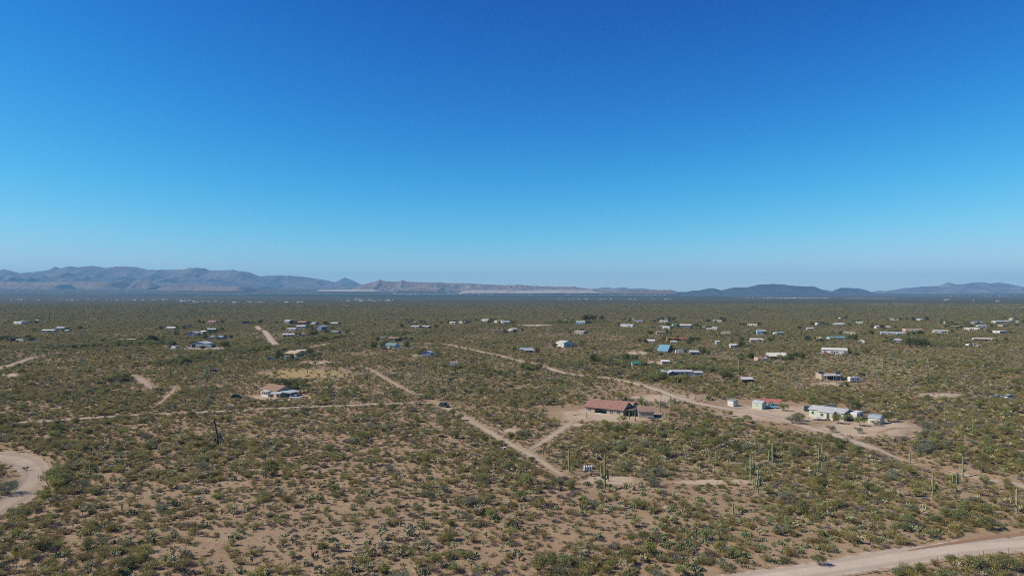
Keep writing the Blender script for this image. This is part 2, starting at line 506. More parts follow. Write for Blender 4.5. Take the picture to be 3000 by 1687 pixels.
# ------------------------------------------------------------------ the far town and the orchards in the valley: one mass each
def town():
    mb = MB(); mw = []
    r = random.Random(5)
    for (px0, px1, y0, y1, n) in [(0,330,853,864,150),(330,640,856,862,40),(820,1000,860,865,26),(1150,1450,857,864,240),(1480,1950,857,864,170),(690,1000,856,863,50),(1560,2000,876,877.5,26),(0,560,878.5,881,60),(520,900,884,888,26),(1000,1160,878,884,34),(2180,2420,872,875,20),(2700,3000,864,869,20)]:
        for _ in range(n):
            px = r.uniform(px0, px1); py = r.uniform(y0, y1)
            if py > 868: x, D, z, s = G(px, py)
            else:
                D = 8200 + (868-py)*240; x = (px-1500)/F*D; z = float(hz(x, D))
            w = r.uniform(7, 20); d = r.uniform(8, 14); h = r.uniform(3, 5)
            if r.random() < .06: w *= 2.5
            k = len(mb.f)
            mb.box(x-w/2, x+w/2, D-d/2, D+d/2, z-6, z+h)
            mb.prism([(D-d/2-.5, z+h+.03), (D, z+h+1.6), (D+d/2+.5, z+h+.03)], x-w/2-.5, x+w/2+.5, 'x')
            c = r.choice([0,0,1,2])
            mw += [0 if c < 2 else 1]*6 + [c]*(len(mb.f)-k-6)
    mats = [paint('town_white', (0.5,0.49,0.46), .8), paint('town_tan', (0.42,0.33,0.25), .8), paint('town_roof', (0.30,0.22,0.18), .8)]
    o = link('town', mesh_np('town', mb.v, mb.f, mats=mats, mi=mw))
    tag(o, 'far town of tiny white houses spread along the valley', 'town', kind='stuff')
town()
def orchard():
    m = leafmat('orchard_green', (0.018,0.030,0.016), (0.035,0.050,0.026), 0, 0)
    V = []; Fc = []
    for (px0, px1, y, D, dep, hgt) in [(310,700,870,7600,700,10),(720,1000,866.5,8300,500,10),(1000,1400,867,8000,600,10),(1400,2000,870.5,7300,600,10),(1960,2140,871.5,7000,300,9),(700,1250,869.5,7500,300,9),(0,300,872.5,7200,150,8)]:
        nx, ny = 160, 9
        b0 = len(V)
        for j in range(ny):
            for i in range(nx):
                px = px0+(px1-px0)*i/(nx-1)
                yy = D+dep*j/(ny-1)
                x = (px-1500)/F*yy
                e = 0 if j in (0, ny-1) or i in (0, nx-1) else 1
                hh = hgt*(0.65+0.7*random.random())*(1 if vnoise(px/26, y+j*.4) > .22 else 0.2)
                V.append((x, yy, float(hz(x, yy))-2+e*(hh+2)))
        Fc += [(b0+j*nx+i, b0+j*nx+i+1, b0+(j+1)*nx+i+1, b0+(j+1)*nx+i) for j in range(ny-1) for i in range(nx-1)]
    o = link('orchard', mesh_np('orchard', V, Fc, m))
    tag(o, 'dark line of far orchard trees along the valley bottom', 'orchard', kind='stuff')
orchard()

# ------------------------------------------------------------------ the air
def haze():
    m = bpy.data.materials.new('haze_air'); m.use_nodes = True
    t = m.node_tree; t.nodes.clear()
    pv = t.nodes.new('ShaderNodeVolumePrincipled')
    pv.inputs['Color'].default_value = (0.28, 0.63, 1.0, 1)
    pv.inputs['Density'].default_value = 4.9e-5
    pv.inputs['Anisotropy'].default_value = 0.0
    out = t.nodes.new('ShaderNodeOutputMaterial')
    t.links.new(pv.outputs[0], out.inputs['Volume'])
    mb = MB().box(-25000, 25000, -25000, 25000, -40, 760)
    o = mb.build('haze', m)
    tag(o, 'thin blue haze over the whole valley', kind='stuff')
haze()

# ------------------------------------------------------------------ dirt roads
def road_mat(name, c0, c1, rut=True):
    m, t, b = newmat(name)
    s = soil_nodes(t)
    uv = t.nodes.new('ShaderNodeUVMap')
    sx = t.nodes.new('ShaderNodeSeparateXYZ'); t.links.new(uv.outputs[0], sx.inputs[0])
    ge = t.nodes.new('ShaderNodeNewGeometry')
    n1 = noise(t, ge.outputs['Position'], 0.55, 4, 0.65)
    edge = math_n(t, 'ABSOLUTE', math_n(t, 'SUBTRACT', sx.outputs['X'], 0.5))
    e2 = math_n(t, 'ADD', edge, math_n(t, 'MULTIPLY', math_n(t, 'SUBTRACT', n1, 0.5), 0.42))
    c = mixc(t, c0, c1, ramp(t, noise(t, ge.outputs['Position'], 0.13, 4, 0.6), 0.3, 0.7))
    if rut:
        w = t.nodes.new('ShaderNodeTexWave'); w.bands_direction = 'X'; w.inputs['Scale'].default_value = 0.62
        w.inputs['Distortion'].default_value = 1.2; w.inputs['Detail'].default_value = 2
        mp = t.nodes.new('ShaderNodeMapping'); mp.inputs['Scale'].default_value = (1, 0.05, 1)
        t.links.new(uv.outputs[0], mp.inputs[0]); t.links.new(mp.outputs[0], w.inputs['Vector'])
        c = mixc(t, c, tuple(q*0.74 for q in c0), ramp(t, w.outputs['Fac'], 0.55, 0.95, 0, 0.55))
    fine = noise(t, ge.outputs['Position'], 2.2, 3, 0.6)
    c = mixc(t, c, tuple(q*0.7 for q in c0), ramp(t, fine, 0.5, 0.75, 0, 0.4))
    t.links.new(mixc(t, c, s.outputs['Color'], ramp(t, e2, 0.30, 0.47)), b.inputs['Base Color'])
    b.inputs['Roughness'].default_value = 0.95; b.inputs['Specular IOR Level'].default_value = 0.05
    bp = t.nodes.new('ShaderNodeBump'); bp.inputs['Strength'].default_value = 0.5; bp.inputs['Distance'].default_value = 0.1
    t.links.new(fine, bp.inputs['Height']); t.links.new(bp.outputs[0], b.inputs['Normal'])
    return m
M_TRACK = road_mat('dirt_track', (0.321,0.258,0.181), (0.369,0.310,0.228))
M_TRACKP = road_mat('pale_dirt_track', (0.357,0.294,0.228), (0.413,0.352,0.278))
M_GRAVEL = road_mat('gravel_road', (0.386,0.323,0.260), (0.448,0.385,0.315))
M_SAND = road_mat('wash_sand', (0.290,0.236,0.184), (0.347,0.290,0.229))
M_BERM = road_mat('red_berm_earth', (0.215,0.132,0.082), (0.250,0.160,0.102), False)
ROADS = []   # (world polyline, half width) for keeping plants off
def catmull(P, step):
    out = []
    for i in range(len(P)-1):
        p0 = P[max(i-1,0)]; p1 = P[i]; p2 = P[i+1]; p3 = P[min(i+2,len(P)-1)]
        n = max(2, int(math.hypot(p2[0]-p1[0], p2[1]-p1[1])/step))
        for k in range(n):
            t = k/n
            out.append(tuple(0.5*((2*p1[a])+(-p0[a]+p2[a])*t+(2*p0[a]-5*p1[a]+4*p2[a]-p3[a])*t*t+(-p0[a]+3*p1[a]-3*p2[a]+p3[a])*t**3) for a in (0,1)))
    out.append(tuple(P[-1][:2]))
    return out
def road(name, pxs, width, mat, label, lift=0.05, keep=True, step=3.0, across=6):
    W = [G(*p)[:2] for p in pxs]
    C = catmull(W, step)
    if keep: ROADS.append((C[::2]+[C[-1]], width/2))
    V = []; uvs = []; L = 0
    for i, (x, y) in enumerate(C):
        a = C[max(i-1,0)]; b = C[min(i+1,len(C)-1)]
        tx, ty = b[0]-a[0], b[1]-a[1]; l = math.hypot(tx, ty) or 1
        nx, ny = -ty/l, tx/l
        if i: L += math.hypot(x-C[i-1][0], y-C[i-1][1])
        w = width*1.25*(0.9+0.2*float(vnoise(L/9, len(label))))
        endf = min(1, 0.12+0.88*min(i, len(C)-1-i)/7)
        for k in range(across+1):
            s = (k/across-0.5)*w*endf
            V.append((x+nx*s, y+ny*s)); uvs.append((k/across, L/4))
    V = np.array(V); Z = hz(V[:,0], V[:,1]) + lift + np.hypot(V[:,0], V[:,1])*4e-5
    n = across+1
    f = [(i*n+k, (i+1)*n+k, (i+1)*n+k+1, i*n+k+1) for i in range(len(C)-1) for k in range(across)]
    me = mesh_np(name, np.column_stack([V, Z]), f, mat, True)
    ul = me.uv_layers.new(name='UVMap')
    vi = np.zeros(len(me.loops), dtype=np.int32); me.loops.foreach_get('vertex_index', vi)
    ul.data.foreach_set('uv', np.array(uvs)[vi].reshape(-1))
    # faces up
    if len(me.polygons) and me.polygons[0].normal.z < 0:
        me.flip_normals()
    o = link(name, me)
    return tag(o, label, kind='structure')
road('gravel_road', [(1600,1800),(1900,1748),(2200,1700),(2454,1661),(2687,1624),(2850,1603),(3000,1592),(3200,1572),(3500,1548)], 6.2, M_GRAVEL, 'wide pale gravel road across the lower right corner', 0.07, across=10)
road('road_berm', [(2660,1613),(2760,1596),(2880,1578),(3000,1564),(3150,1552)], 1.7, M_BERM, 'red earth berm along the far side of the gravel road', 0.10)
road('dirt_road', [(1652,1394),(1632,1383),(1560,1335),(1479,1292),(1400,1245),(1330,1208),(1290,1184),(1262,1172)], 3.1, M_TRACK, 'straight dirt track running up the middle from the white tanks')
road('dirt_road', [(1240,1160),(1200,1148),(1160,1126),(1130,1110),(1095,1088),(1065,1076)], 1.9, M_TRACK, 'faint dirt track fading into scrub above the black car')
road('dirt_road', [(1545,1322),(1590,1295),(1640,1262),(1672,1238),(1690,1222)], 3.0, M_TRACK, 'short dirt drive branching to the red-roofed house')
road('dirt_road', [(2690,1362),(2640,1345),(2520,1300),(2440,1272),(2360,1250),(2270,1222),(2180,1205),(2100,1192),(2040,1180),(1985,1164),(1930,1144),(1880,1128),(1820,1115),(1765,1106),(1700,1100),(1650,1092),(1580,1071),(1506,1054),(1461,1041),(1409,1031),(1370,1022),(1335,1014),(1297,1007)], 4.2, M_TRACKP, 'long pale dirt road winding past the sheds and mobile home')
road('dirt_road', [(-120,1250),(0,1240),(80,1237),(200,1229),(300,1222),(420,1214),(520,1211),(680,1203),(800,1196),(960,1190),(1120,1183),(1230,1180),(1290,1186)], 2.7, M_TRACKP, 'narrow dirt track running level across the left half')
road('dirt_road', [(808,1012),(797,1000),(786,985),(775,970),(762,966),(752,955)], 5.5, M_TRACKP, 'pale dirt road climbing away left of centre')
road('dirt_road', [(-60,1100),(0,1080),(50,1064),(100,1046)], 4.5, M_TRACK, 'dirt track at the left edge in the middle distance')
road('dirt_road', [(150,1038),(210,1036),(245,1031)], 6, M_TRACKP, 'short pale track in the left middle distance')
road('dirt_road', [(455,1190),(480,1170),(505,1148),(515,1132)], 1.3, M_TRACK, 'faint rutted track left of the brown-roofed house')
road('dirt_road', [(900,1020),(925,1015),(945,1010),(960,1005)], 3.5, M_TRACK, 'faint track behind the tan gabled house')
road('sandy_wash', [(-330,1640),(-150,1560),(20,1475),(85,1425),(105,1385),(70,1355),(-40,1338),(-260,1330)], 6.8, M_SAND, 'pale sandy wash with tyre tracks at the lower left', 0.06, across=10, step=2.0)
road('sandy_wash', [(3300,1478),(3080,1440),(2960,1415),(2880,1405),(2780,1380)], 3.8, M_SAND, 'pale sandy wash at the right edge', 0.06, step=2.0)
road('sandy_wash', [(388,1098),(408,1108),(425,1122),(448,1140)], 3.4, M_SAND, 'small pale sandy wash opening among dark trees on the left')
def bare(cx, cy, rx, ry, mat, label, keep=1.0, seed=0):
    """irregular cleared yard, laid on the ground"""
    n = 40; V = []; uvs = []
    x0, D0, z0, s0 = G(cx, cy)
    NRG = 11
    for r in np.linspace(0.02, 1, NRG):
        for k in range(n):
            a = 2*math.pi*k/n
            q = r*(0.8+0.4*float(vnoise(math.cos(a)*2+seed+9, math.sin(a)*2+seed+9)))
            px = cx+math.cos(a)*rx*q; py = max(cy-math.sin(a)*ry*q, YH+25)
            x, D, z, s = G(px, py)
            V.append((x, D, z+0.028+0.007*(round(seed/1.7) % 3)+D*4e-5)); uvs.append((0.5+0.5*r, 0))
    f = [(r*n+k, (r+1)*n+k, (r+1)*n+(k+1)%n, r*n+(k+1)%n) for r in range(NRG-1) for k in range(n)]
    me = mesh_np('bare_ground', V, f, mat, True)
    ul = me.uv_layers.new(name='UVMap')
    vi = np.zeros(len(me.loops), dtype=np.int32); me.loops.foreach_get('vertex_index', vi)
    ul.data.foreach_set('uv', np.array(uvs)[vi].reshape(-1))
    if me.polygons[n].normal.z < 0: me.flip_normals()
    tag(link('bare_ground', me), label, kind='structure')
M_YARD = road_mat('yard_earth', (0.344,0.268,0.196), (0.404,0.329,0.246), False)
M_YEL = road_mat('yellow_grass_earth', (0.281,0.206,0.098), (0.330,0.256,0.132), False)
for i, a in enumerate([
    (2310,1212,270,30, M_YARD,'broad bare yard around the sheds and the mobile home'),
    (2540,1254,180,32, M_YARD,'bare yard in front of the small gambrel shed'),
    (1770,1214,150,27, M_YARD,'bare yard around the red-roofed house'),
    (1790,1405,110,16, M_YARD,'bare clearing right of the white tanks'),
    (2090,1412,160,10, M_YARD,'bare strip in front of the leaning saguaros'),
    (2750,1158,72,9, M_TRACKP,'pale arena clearing on the right'),
    (600,1020,84,4.5, M_TRACKP,'pale pad around the white barn on the left'),
    (930,1064,60,7, M_TRACKP,'pale clearing above the yellow grass patch'),
    (900,1096,150,15, M_YEL,'yellow dry grass clearing behind the brown-roofed house'),
    (1868,1034,34,7, M_YARD,'bare brown clearing left of the blue A-frame'),
    (1918,1062,30,6, M_YARD,'small bare clearing below the blue A-frame'),
    (2440,1126,70,7, M_YARD,'bare yard in front of the solar roofed house'),
    (1500,1262,40,10, M_YARD,'bare patch right of the middle track'),
    (1225,1042,28,5, M_YARD,'bare yard left of the blue shed'),
    (1790,995,50,1.6, M_TRACKP,'thin pale strip of bare ground in the far scrub'),
    (820,1165,120,9, M_YARD,'bare yard around the brown-roofed house'),
    (30,1100,32,8, M_YARD,'bare reddish patch at the left edge'),
    (2655,1268,95,14, M_YARD,'bare ground right of the gambrel shed yard'),
    (1950,1166,120,13, M_YARD,'bare ground beside the pale road above the beige garage'),
    (1740,1240,120,10, M_YARD,'bare ground below the front of the red-roofed house'),
    (2283,1058,36,5, M_YARD,'bare strip before the cream-roofed building')]):
    bare(*a, seed=i*1.7)
# ------------------------------------------------------------------ plants: prototypes
M_CREO = leafmat('creosote_leaf', (0.212,0.186,0.074), (0.382,0.324,0.135), 0.35, 0.22)
M_CREOG = leafmat('creosote_green_leaf', (0.184,0.184,0.074), (0.333,0.313,0.133), 0.35, 0.22)
M_TREE = leafmat('mesquite_leaf', (0.147,0.166,0.067), (0.292,0.295,0.135), 0.38, 0.25)
M_TREED = leafmat('dark_tree_leaf', (0.055,0.077,0.031), (0.116,0.143,0.057), 0.3, 0.2)
M_TREEY = leafmat('palo_verde_leaf', (0.195,0.200,0.061), (0.329,0.322,0.120), 0.38, 0.2)
M_TREEG = leafmat('ironwood_leaf', (0.144,0.159,0.109), (0.236,0.247,0.172), 0.3, 0.2)
M_GREY = leafmat('dry_twig', (0.154,0.130,0.127), (0.259,0.220,0.211), 0.05, 0.22)
M_BURS = leafmat('bursage_leaf', (0.145,0.133,0.079), (0.242,0.212,0.133), 0.1, 0.3)
M_PEAR = leafmat('prickly_pear_pad', (0.13, 0.165, 0.09), (0.245, 0.275, 0.15), 0.05, 0.2)
M_CHOL = leafmat('cholla_joint', (0.389,0.356,0.205), (0.562,0.518,0.324), 0.15, 0.12)
M_CHOLB = leafmat('cholla_stem', (0.050,0.042,0.030), (0.10,0.085,0.06), 0.0, 0.2)
M_BARK = leafmat('dark_bark', (0.045,0.034,0.026), (0.085,0.066,0.050), 0.0, 0.2)
M_BARRL = leafmat('barrel_cactus_skin', (0.06,0.062,0.035), (0.10,0.09,0.055), 0.0, 0.2)
M_SAG = paint('saguaro_skin', (0.215,0.235,0.125), 0.7, 0.16, 1.6)
M_SAGD = paint('saguaro_backlit_skin', (0.105,0.098,0.066), 0.85, 0.2, 1.2)  # darker skin for the leaning saguaro: its backlit shade put into the colour
M_SAGT = paint('saguaro_dying_skin', (0.30,0.26,0.17), 0.85, 0.2, 1.2)

def unit(n, r):
    v = r.normal(size=(n, 3)); return v/np.linalg.norm(v, axis=1, keepdims=True)
def sprays(C, Dr, L, W, r, kite=True):
    """little leaf sprays: thin kites from C along Dr"""
    n = len(C)
    Dr = Dr/np.maximum(np.linalg.norm(Dr, axis=1, keepdims=True), 1e-6)
    S = np.cross(Dr, unit(n, r)); S /= np.maximum(np.linalg.norm(S, axis=1, keepdims=True), 1e-6)
    L = np.asarray(L).reshape(-1,1)*np.ones((n,1)); W = np.asarray(W).reshape(-1,1)*np.ones((n,1))
    V = np.stack([C, C+Dr*L*0.5+S*W, C+Dr*L, C+Dr*L*0.5-S*W], 1).reshape(-1,3)
    F_ = np.arange(4*n).reshape(-1,4)
    return V, F_
def join(parts):
    V = []; Fs = []; mi = []; o = 0
    for v, f, k in parts:
        V.append(np.asarray(v)); Fs += [tuple(int(i)+o for i in q) for q in f]; mi += [k]*len(f); o += len(v)
    return np.concatenate(V), Fs, mi
def stems(n, h, spread, r, rad=0.02, bend=0.4):
    mb = MB(); tips = []
    for i in range(n):
        a = r.uniform(0, 2*math.pi); sp = spread*math.sqrt(r.uniform(0.05, 1))
        z = h*r.uniform(0.6, 1.0)*(1-0.35*(sp/spread)**2)
        e = np.array([math.cos(a)*sp, math.sin(a)*sp, z])
        m_ = np.array([e[0]*bend, e[1]*bend, z*0.55])
        mb.tube([(e[0]*.06, e[1]*.06, -0.1), m_, e], [rad*1.4, rad, rad*0.4], 3, False)
        tips.append((m_, e))
    return mb, tips
def mk_creosote(seed, h, w, n):
    r = np.random.default_rng(seed)
    mb, tips = stems(14, h, w, r, 0.022)
    C = []; Dr = []
    for i in range(n):
        m_, e = tips[r.integers(len(tips))]
        t = r.uniform(-0.25, 1.08)
        p = m_+(e-m_)*t + r.normal(size=3)*0.19*np.array([1,1,0.7])*(0.6+w*0.5)
        C.append(p); Dr.append(np.array([e[0], e[1], 0.5*h])*0.8/w + r.normal(size=3)*0.55)
    C = np.array(C); C[:,2] = np.maximum(C[:,2], 0.06)
    v, f = sprays(C, np.array(Dr), r.uniform(0.18, 0.40, n), r.uniform(0.022, 0.046, n), r)
    return (np.array(mb.v), mb.f), (v, f)
def mk_tree(seed, h, w, n, flat=0.75, trunk_n=3, low=0.28, dens=0.33):
    r = np.random.default_rng(seed)
    mb = MB(); anchors = []
    for i in range(trunk_n):
        a = 2*math.pi*i/trunk_n + r.uniform(-.6,.6)
        k = r.uniform(0.35, 0.6)*w
        p0 = np.array([0.08*math.cos(a), 0.08*math.sin(a), -0.15])
        p1 = np.array([math.cos(a)*k*0.45, math.sin(a)*k*0.45, h*low*r.uniform(.8,1.2)])
        p2 = np.array([math.cos(a+.3)*k, math.sin(a+.3)*k, h*(low+.28)])
        mb.tube([p0, p1, p2], [0.05*h/2+0.02, 0.035*h/2+0.015, 0.025*h/2], 5, False)
        for j in range(4):
            b = a + r.uniform(-1.3, 1.3)
            q = p2*r.uniform(.6,1)+np.array([math.cos(b)*w*.4, math.sin(b)*w*.4, h*r.uniform(.1,.32)])
            q[2] = min(q[2], h*0.95)
            mb.tube([p1*.4+p2*.6, (p2+q)/2+r.normal(size=3)*.05, q], [0.03*h/2, 0.02*h/2, 0.006], 4, False)
            anchors.append(q)
    # clumps of leaves spread through an uneven crown, gaps between them
    nc = max(10, int(n/52))
    Cc = []
    while len(Cc) < nc:
        u = unit(1, r)[0]*r.uniform(0.45, 1.0)
        p = np.array([u[0]*w, u[1]*w, h*(low+.36)+u[2]*h*flat*0.45])
        if p[2] < h*low*0.75: continue
        if vnoise(p[0]*1.3+seed*5.1, p[1]*1.3+p[2]+seed) < dens: continue
        Cc.append(p)
    Cc = np.array(Cc)
    per = n//nc
    C = np.repeat(Cc, per, 0) + r.normal(size=(nc*per, 3))*np.array([.20,.20,.13])*w*0.72
    C[:,2] = np.clip(C[:,2], h*low*0.5, h*1.06)
    Dr = unit(len(C), r) + np.array([0,0,0.25])
    v, f = sprays(C, Dr, r.uniform(0.13, 0.30, len(C))*(h/3.2)**.4, r.uniform(0.05, 0.10, len(C))*(h/3.2)**.4, r)
    return (np.array(mb.v), mb.f), (v, f)
def mk_grey(seed, h, w, n):
    r = np.random.default_rng(seed)
    P = []; Dr = []
    for i in range(n):
        a = r.uniform(0, 2*math.pi); q = math.sqrt(r.uniform(0,1))
        base = np.array([math.cos(a)*w*q*.6, math.sin(a)*w*q*.6, r.uniform(0, h*.55)*(1-q*.4)])
        P.append(base); Dr.append([math.cos(a)*q+r.normal()*.4, math.sin(a)*q+r.normal()*.4, 0.9+r.normal()*.35])
    v, f = sprays(np.array(P), np.array(Dr), r.uniform(0.3, 0.65, n)*h/1.2, r.uniform(0.010, 0.024, n), r)
    return v, f
def mk_pear(seed, w, n):
    r = np.random.default_rng(seed)
    V = []; Fs = []; o = 0
    for i in range(n):
        a = r.uniform(0, 2*math.pi); q = math.sqrt(r.uniform(0, 1))*w
        lev = r.integers(0, 3 if q < w*.7 else 2)
        c = np.array([math.cos(a)*q, math.sin(a)*q, 0.14+lev*0.27+r.uniform(-.03,.06)])
        rot = Matrix.Rotation(r.uniform(0, math.pi), 3, 'Z') @ Matrix.Rotation(r.uniform(-.6,.6), 3, 'Y')
        s = r.uniform(0.12, 0.20)
        k = 7
        rim = [rot @ Vector((s*math.cos(2*math.pi*j/k)*.85, 0, s*math.sin(2*math.pi*j/k)*1.15)) for j in range(k)]
        nrm = rot @ Vector((0, 0.035, 0))
        pts = [Vector(c)+p for p in rim] + [Vector(c)+nrm, Vector(c)-nrm]
        V += [tuple(p) for p in pts]
        for j in range(k):
            j2 = (j+1) % k
            Fs += [(o+j, o+j2, o+k), (o+j2, o+j, o+k+1)]
        o += k+2
    return np.array(V), Fs
def mk_cholla(seed, h, w):
    r = np.random.default_rng(seed)
    mb = MB(); ends = []
    th = h*r.uniform(.35,.5); lx, ly = r.uniform(-.12,.12,2)*h
    mb.tube([(0,0,-.1),(lx*.5,ly*.5,th*.5),(lx,ly,th)], [0.075,0.065,0.055], 5, False)
    for i in range(r.integers(6, 9)):
        a = r.uniform(0, 2*math.pi)
        p0 = np.array([lx,ly,th])*r.uniform(.75,1)
        p1 = p0+np.array([math.cos(a)*w*.5, math.sin(a)*w*.5, h*.17])
        p2 = p1+np.array([math.cos(a+.4)*w*.4, math.sin(a+.4)*w*.4, h*r.uniform(.08,.30)])
        mb.tube([p0,p1,p2], [0.05,0.045,0.035], 4, False)
        ends += [(p1,.55),(p2,1.0),((p1+p2)/2,.8)]
    V = []; Fs = []; o = 0
    for p, s in ends:
        for k in range(5):
            d = unit(1, r)[0]; d[2] = abs(d[2])*.8+.15
            L = r.uniform(.18,.34)*s+.06; rad = r.uniform(.06,.09)
            q0 = Vector(p+r.normal(size=3)*.07); q1 = q0+Vector(d)*L
            ax = Vector(d).orthogonal().normalized(); bx = Vector(d).cross(ax).normalized()
            mid = q0.lerp(q1,.55)
            pts = [q0]+[mid+(ax*math.cos(t)+bx*math.sin(t))*rad for t in (0,1.57,3.14,4.71)]+[q1]
            V += [tuple(t) for t in pts]
            for j in range(4):
                j2 = (j+1)%4
                Fs += [(o,o+1+j2,o+1+j),(o+5,o+1+j,o+1+j2)]
            o += 6
    return (np.array(mb.v), mb.f), (np.array(V), Fs)
def mk_tuft(seed, h, w, n):
    r = np.random.default_rng(seed)
    a = r.uniform(0, 2*math.pi, n); q = np.sqrt(r.uniform(0,1,n))*w
    C = np.stack([np.cos(a)*q, np.sin(a)*q, r.uniform(0,.25,n)*h*(1-q/w*.5)], 1)
    Dr = np.stack([np.cos(a)*q/w, np.sin(a)*q/w, np.ones(n)*.8], 1)+r.normal(size=(n,3))*.4
    return sprays(C, Dr, r.uniform(.12,.28,n), r.uniform(.02,.045,n), r)

class Kind: pass
KINDS = {}
def kind(name, protos, parts, mats):
    """protos: list of lists of (verts, faces), one per part name; keeps part meshes and one joined mesh per variant"""
    k = Kind(); k.name = name; k.parts = parts; k.var = []; k.joined = []
    for i, pr in enumerate(protos):
        mm = mats[i] if isinstance(mats[0], (list, tuple)) else mats
        k.var.append([mesh_np(pn, v, f, mm[j], False) for j, (pn, (v, f)) in enumerate(zip(parts, pr))])
        V, Fs, mi = join([(v, f, j) for j, (v, f) in enumerate(pr)])
        k.joined.append(mesh_np(name, V, Fs, mats=list(mm), mi=mi))
    k.h = [max(np.asarray(pr[-1][0])[:,2]) for pr in protos]
    KINDS[name] = k
    return k
kind('creosote_bush', [mk_creosote(11,1.5,1.05,440), mk_creosote(12,1.8,1.35,600), mk_creosote(13,1.2,1.1,380), mk_creosote(14,1.6,1.6,640), mk_creosote(15,1.35,0.85,330), mk_creosote(16,1.5,1.3,480)],
     ['stems','foliage'], [[M_BARK,M_CREO],[M_BARK,M_CREO],[M_BARK,M_CREOG],[M_BARK,M_CREO],[M_BARK,M_CREO],[M_BARK,M_CREOG]])
kind('mesquite_tree', [mk_tree(21,2.7,1.9,1500), mk_tree(22,3.3,2.3,1900,.7), mk_tree(23,2.3,1.6,1200,.8,2), mk_tree(24,3.0,2.0,1500,.6,2,.36), mk_tree(25,2.5,2.3,1600,.7,4,.2), mk_tree(26,2.2,1.5,1000,.75,3,.25,.42)],
     ['trunk','crown'], [[M_BARK,M_TREE],[M_BARK,M_TREE],[M_BARK,M_TREEY],[M_BARK,M_TREEY],[M_BARK,M_TREEG],[M_BARK,M_TREEG]])
kind('shade_tree', [mk_tree(31,5.0,3.2,3200,.95,2,.2,.25), mk_tree(32,6.5,3.4,3600,1.05,2,.16,.25)], ['trunk','crown'], [[M_BARK,M_TREED],[M_BARK,M_TREED]])
kind('dry_shrub', [[mk_grey(41,1.1,0.9,420)], [mk_grey(42,1.4,1.2,560)], [mk_grey(43,0.9,0.8,320)]], ['twigs'], [M_GREY])
kind('prickly_pear', [[mk_pear(51,.75,44)], [mk_pear(52,.55,28)], [mk_pear(53,1.0,70)]], ['pads'], [M_PEAR])
kind('cholla', [mk_cholla(61,1.6,.7), mk_cholla(62,1.3,.75), mk_cholla(63,1.9,.8), mk_cholla(64,1.45,.6)], ['trunk','branches'], [M_CHOLB,M_CHOL])
kind('tuft', [[mk_tuft(71,.3,.32,60)], [mk_tuft(72,.25,.22,40)]], ['leaves'], [M_BURS])

# ------------------------------------------------------------------ where plants grow
CLEAR = [(2655,1268,85,12,.85),(1950,1166,110,12,.75),(1740,1240,120,9,.6),(2560,1256,140,25,.985),(2300,1204,235,22,.985),(2490,1250,165,24,.98),(1760,1208,150,24,.96),(1850,1152,190,26,.6),(1700,1215,115,20,.97),(1850,1212,110,22,.93),(1900,1240,60,10,.7),(2190,1186,150,17,.97),(2330,1222,150,20,.97),(2420,1240,120,16,.95),(2560,1255,120,22,.93),(2330,1255,90,10,.6),
    (1790,1408,100,14,.9),(2070,1414,150,9,.85),(2750,1158,68,7,.97),(600,1021,80,4.5,.98),(930,1064,58,6,.9),(900,1096,155,16,.86),
    (1866,1034,32,6,.97),(1918,1062,28,5,.9),(2440,1124,70,7,.92),(1500,1262,38,9,.85),(1225,1042,26,4,.9),(820,1163,100,9,.93),(30,1100,30,7,.9),
    (2283,1058,36,4,.9),(1850,1130,120,12,.45),(1300,1290,40,8,.4),(1566,953,52,3,.98),(1790,995,50,1.5,.9),(60,1400,70,26,.6),
    (1100,1500,230,40,.35),(800,1600,260,50,.35),(1750,1560,160,40,.3),(2300,1560,200,40,.3),(400,1600,160,40,.2)]
BOSQ = [([(-40,1190),(150,1168),(300,1138),(390,1092),(470,1075),(600,1047),(740,1032)],16,.6),([(-20,1032),(150,1022),(340,1012),(480,1006)],8,.55),([(620,1034),(760,1022),(900,1000),(1100,985),(1400,970)],9,.65),
    ([(1540,1082),(1640,1070),(1750,1062),(1880,1070)],13,.6),([(1800,1100),(1900,1112),(2060,1122),(2150,1118)],10,.7),([(2000,1075),(2110,1092),(2170,1100)],14,.5),([(2690,1004),(2790,1018),(2900,1035),(3010,1045)],10,.8),
    ([(1120,1060),(1300,1080),(1500,1100)],12,.4),([(2640,1180),(2720,1235),(2730,1290),(2680,1340)],22,.6),([(560,1025),(640,1010)],6,.4),([(0,1440),(60,1460),(150,1440),(180,1380)],24,.8),([(1780,945),(1600,945)],5,.7),
    ([(1480,960),(1900,975),(2300,985),(2800,985)],8,.25),([(900,1130),(800,1120)],9,.5),([(1560,1190),(1640,1180),(1700,1165)],12,.45)]
GREYZ = [(1770,1078,80,14),(1620,1100,70,14),(2720,1255,70,60),(2960,1060,80,30),(2620,1350,90,25),(2330,1130,90,12),(1590,1290,50,15),(2810,1110,60,20),(150,1130,180,14),(1650,1480,80,50)]
CHOLZ = [(900,1600,500,90,1.0),(1250,1120,160,50,.8),(620,1115,110,30,.8),(1400,1480,500,100,.35),(2200,1340,500,60,.3),(2500,1090,250,40,.5),(400,1380,300,100,.4)]
PEARZ = [(2300,1560,650,120,1.0),(1900,1560,300,120,.9),(2100,1330,400,60,.6),(1200,1560,400,110,.5),(600,1560,300,100,.4),(450,1180,150,25,.5)]
def ell(px, py, z, soft=1.0):
    return np.clip(1.35-np.hypot((px-z[0])/z[2], (py-z[1])/z[3]), 0, 1)
def pdist(px, py, pl, yr=1.0):
    return seg_dist(px, py*yr, [(a, b*yr) for a, b in pl])
FOOT = []    # (x, y, radius) of buildings and other things plants must not stand in
GN_OBJS = []
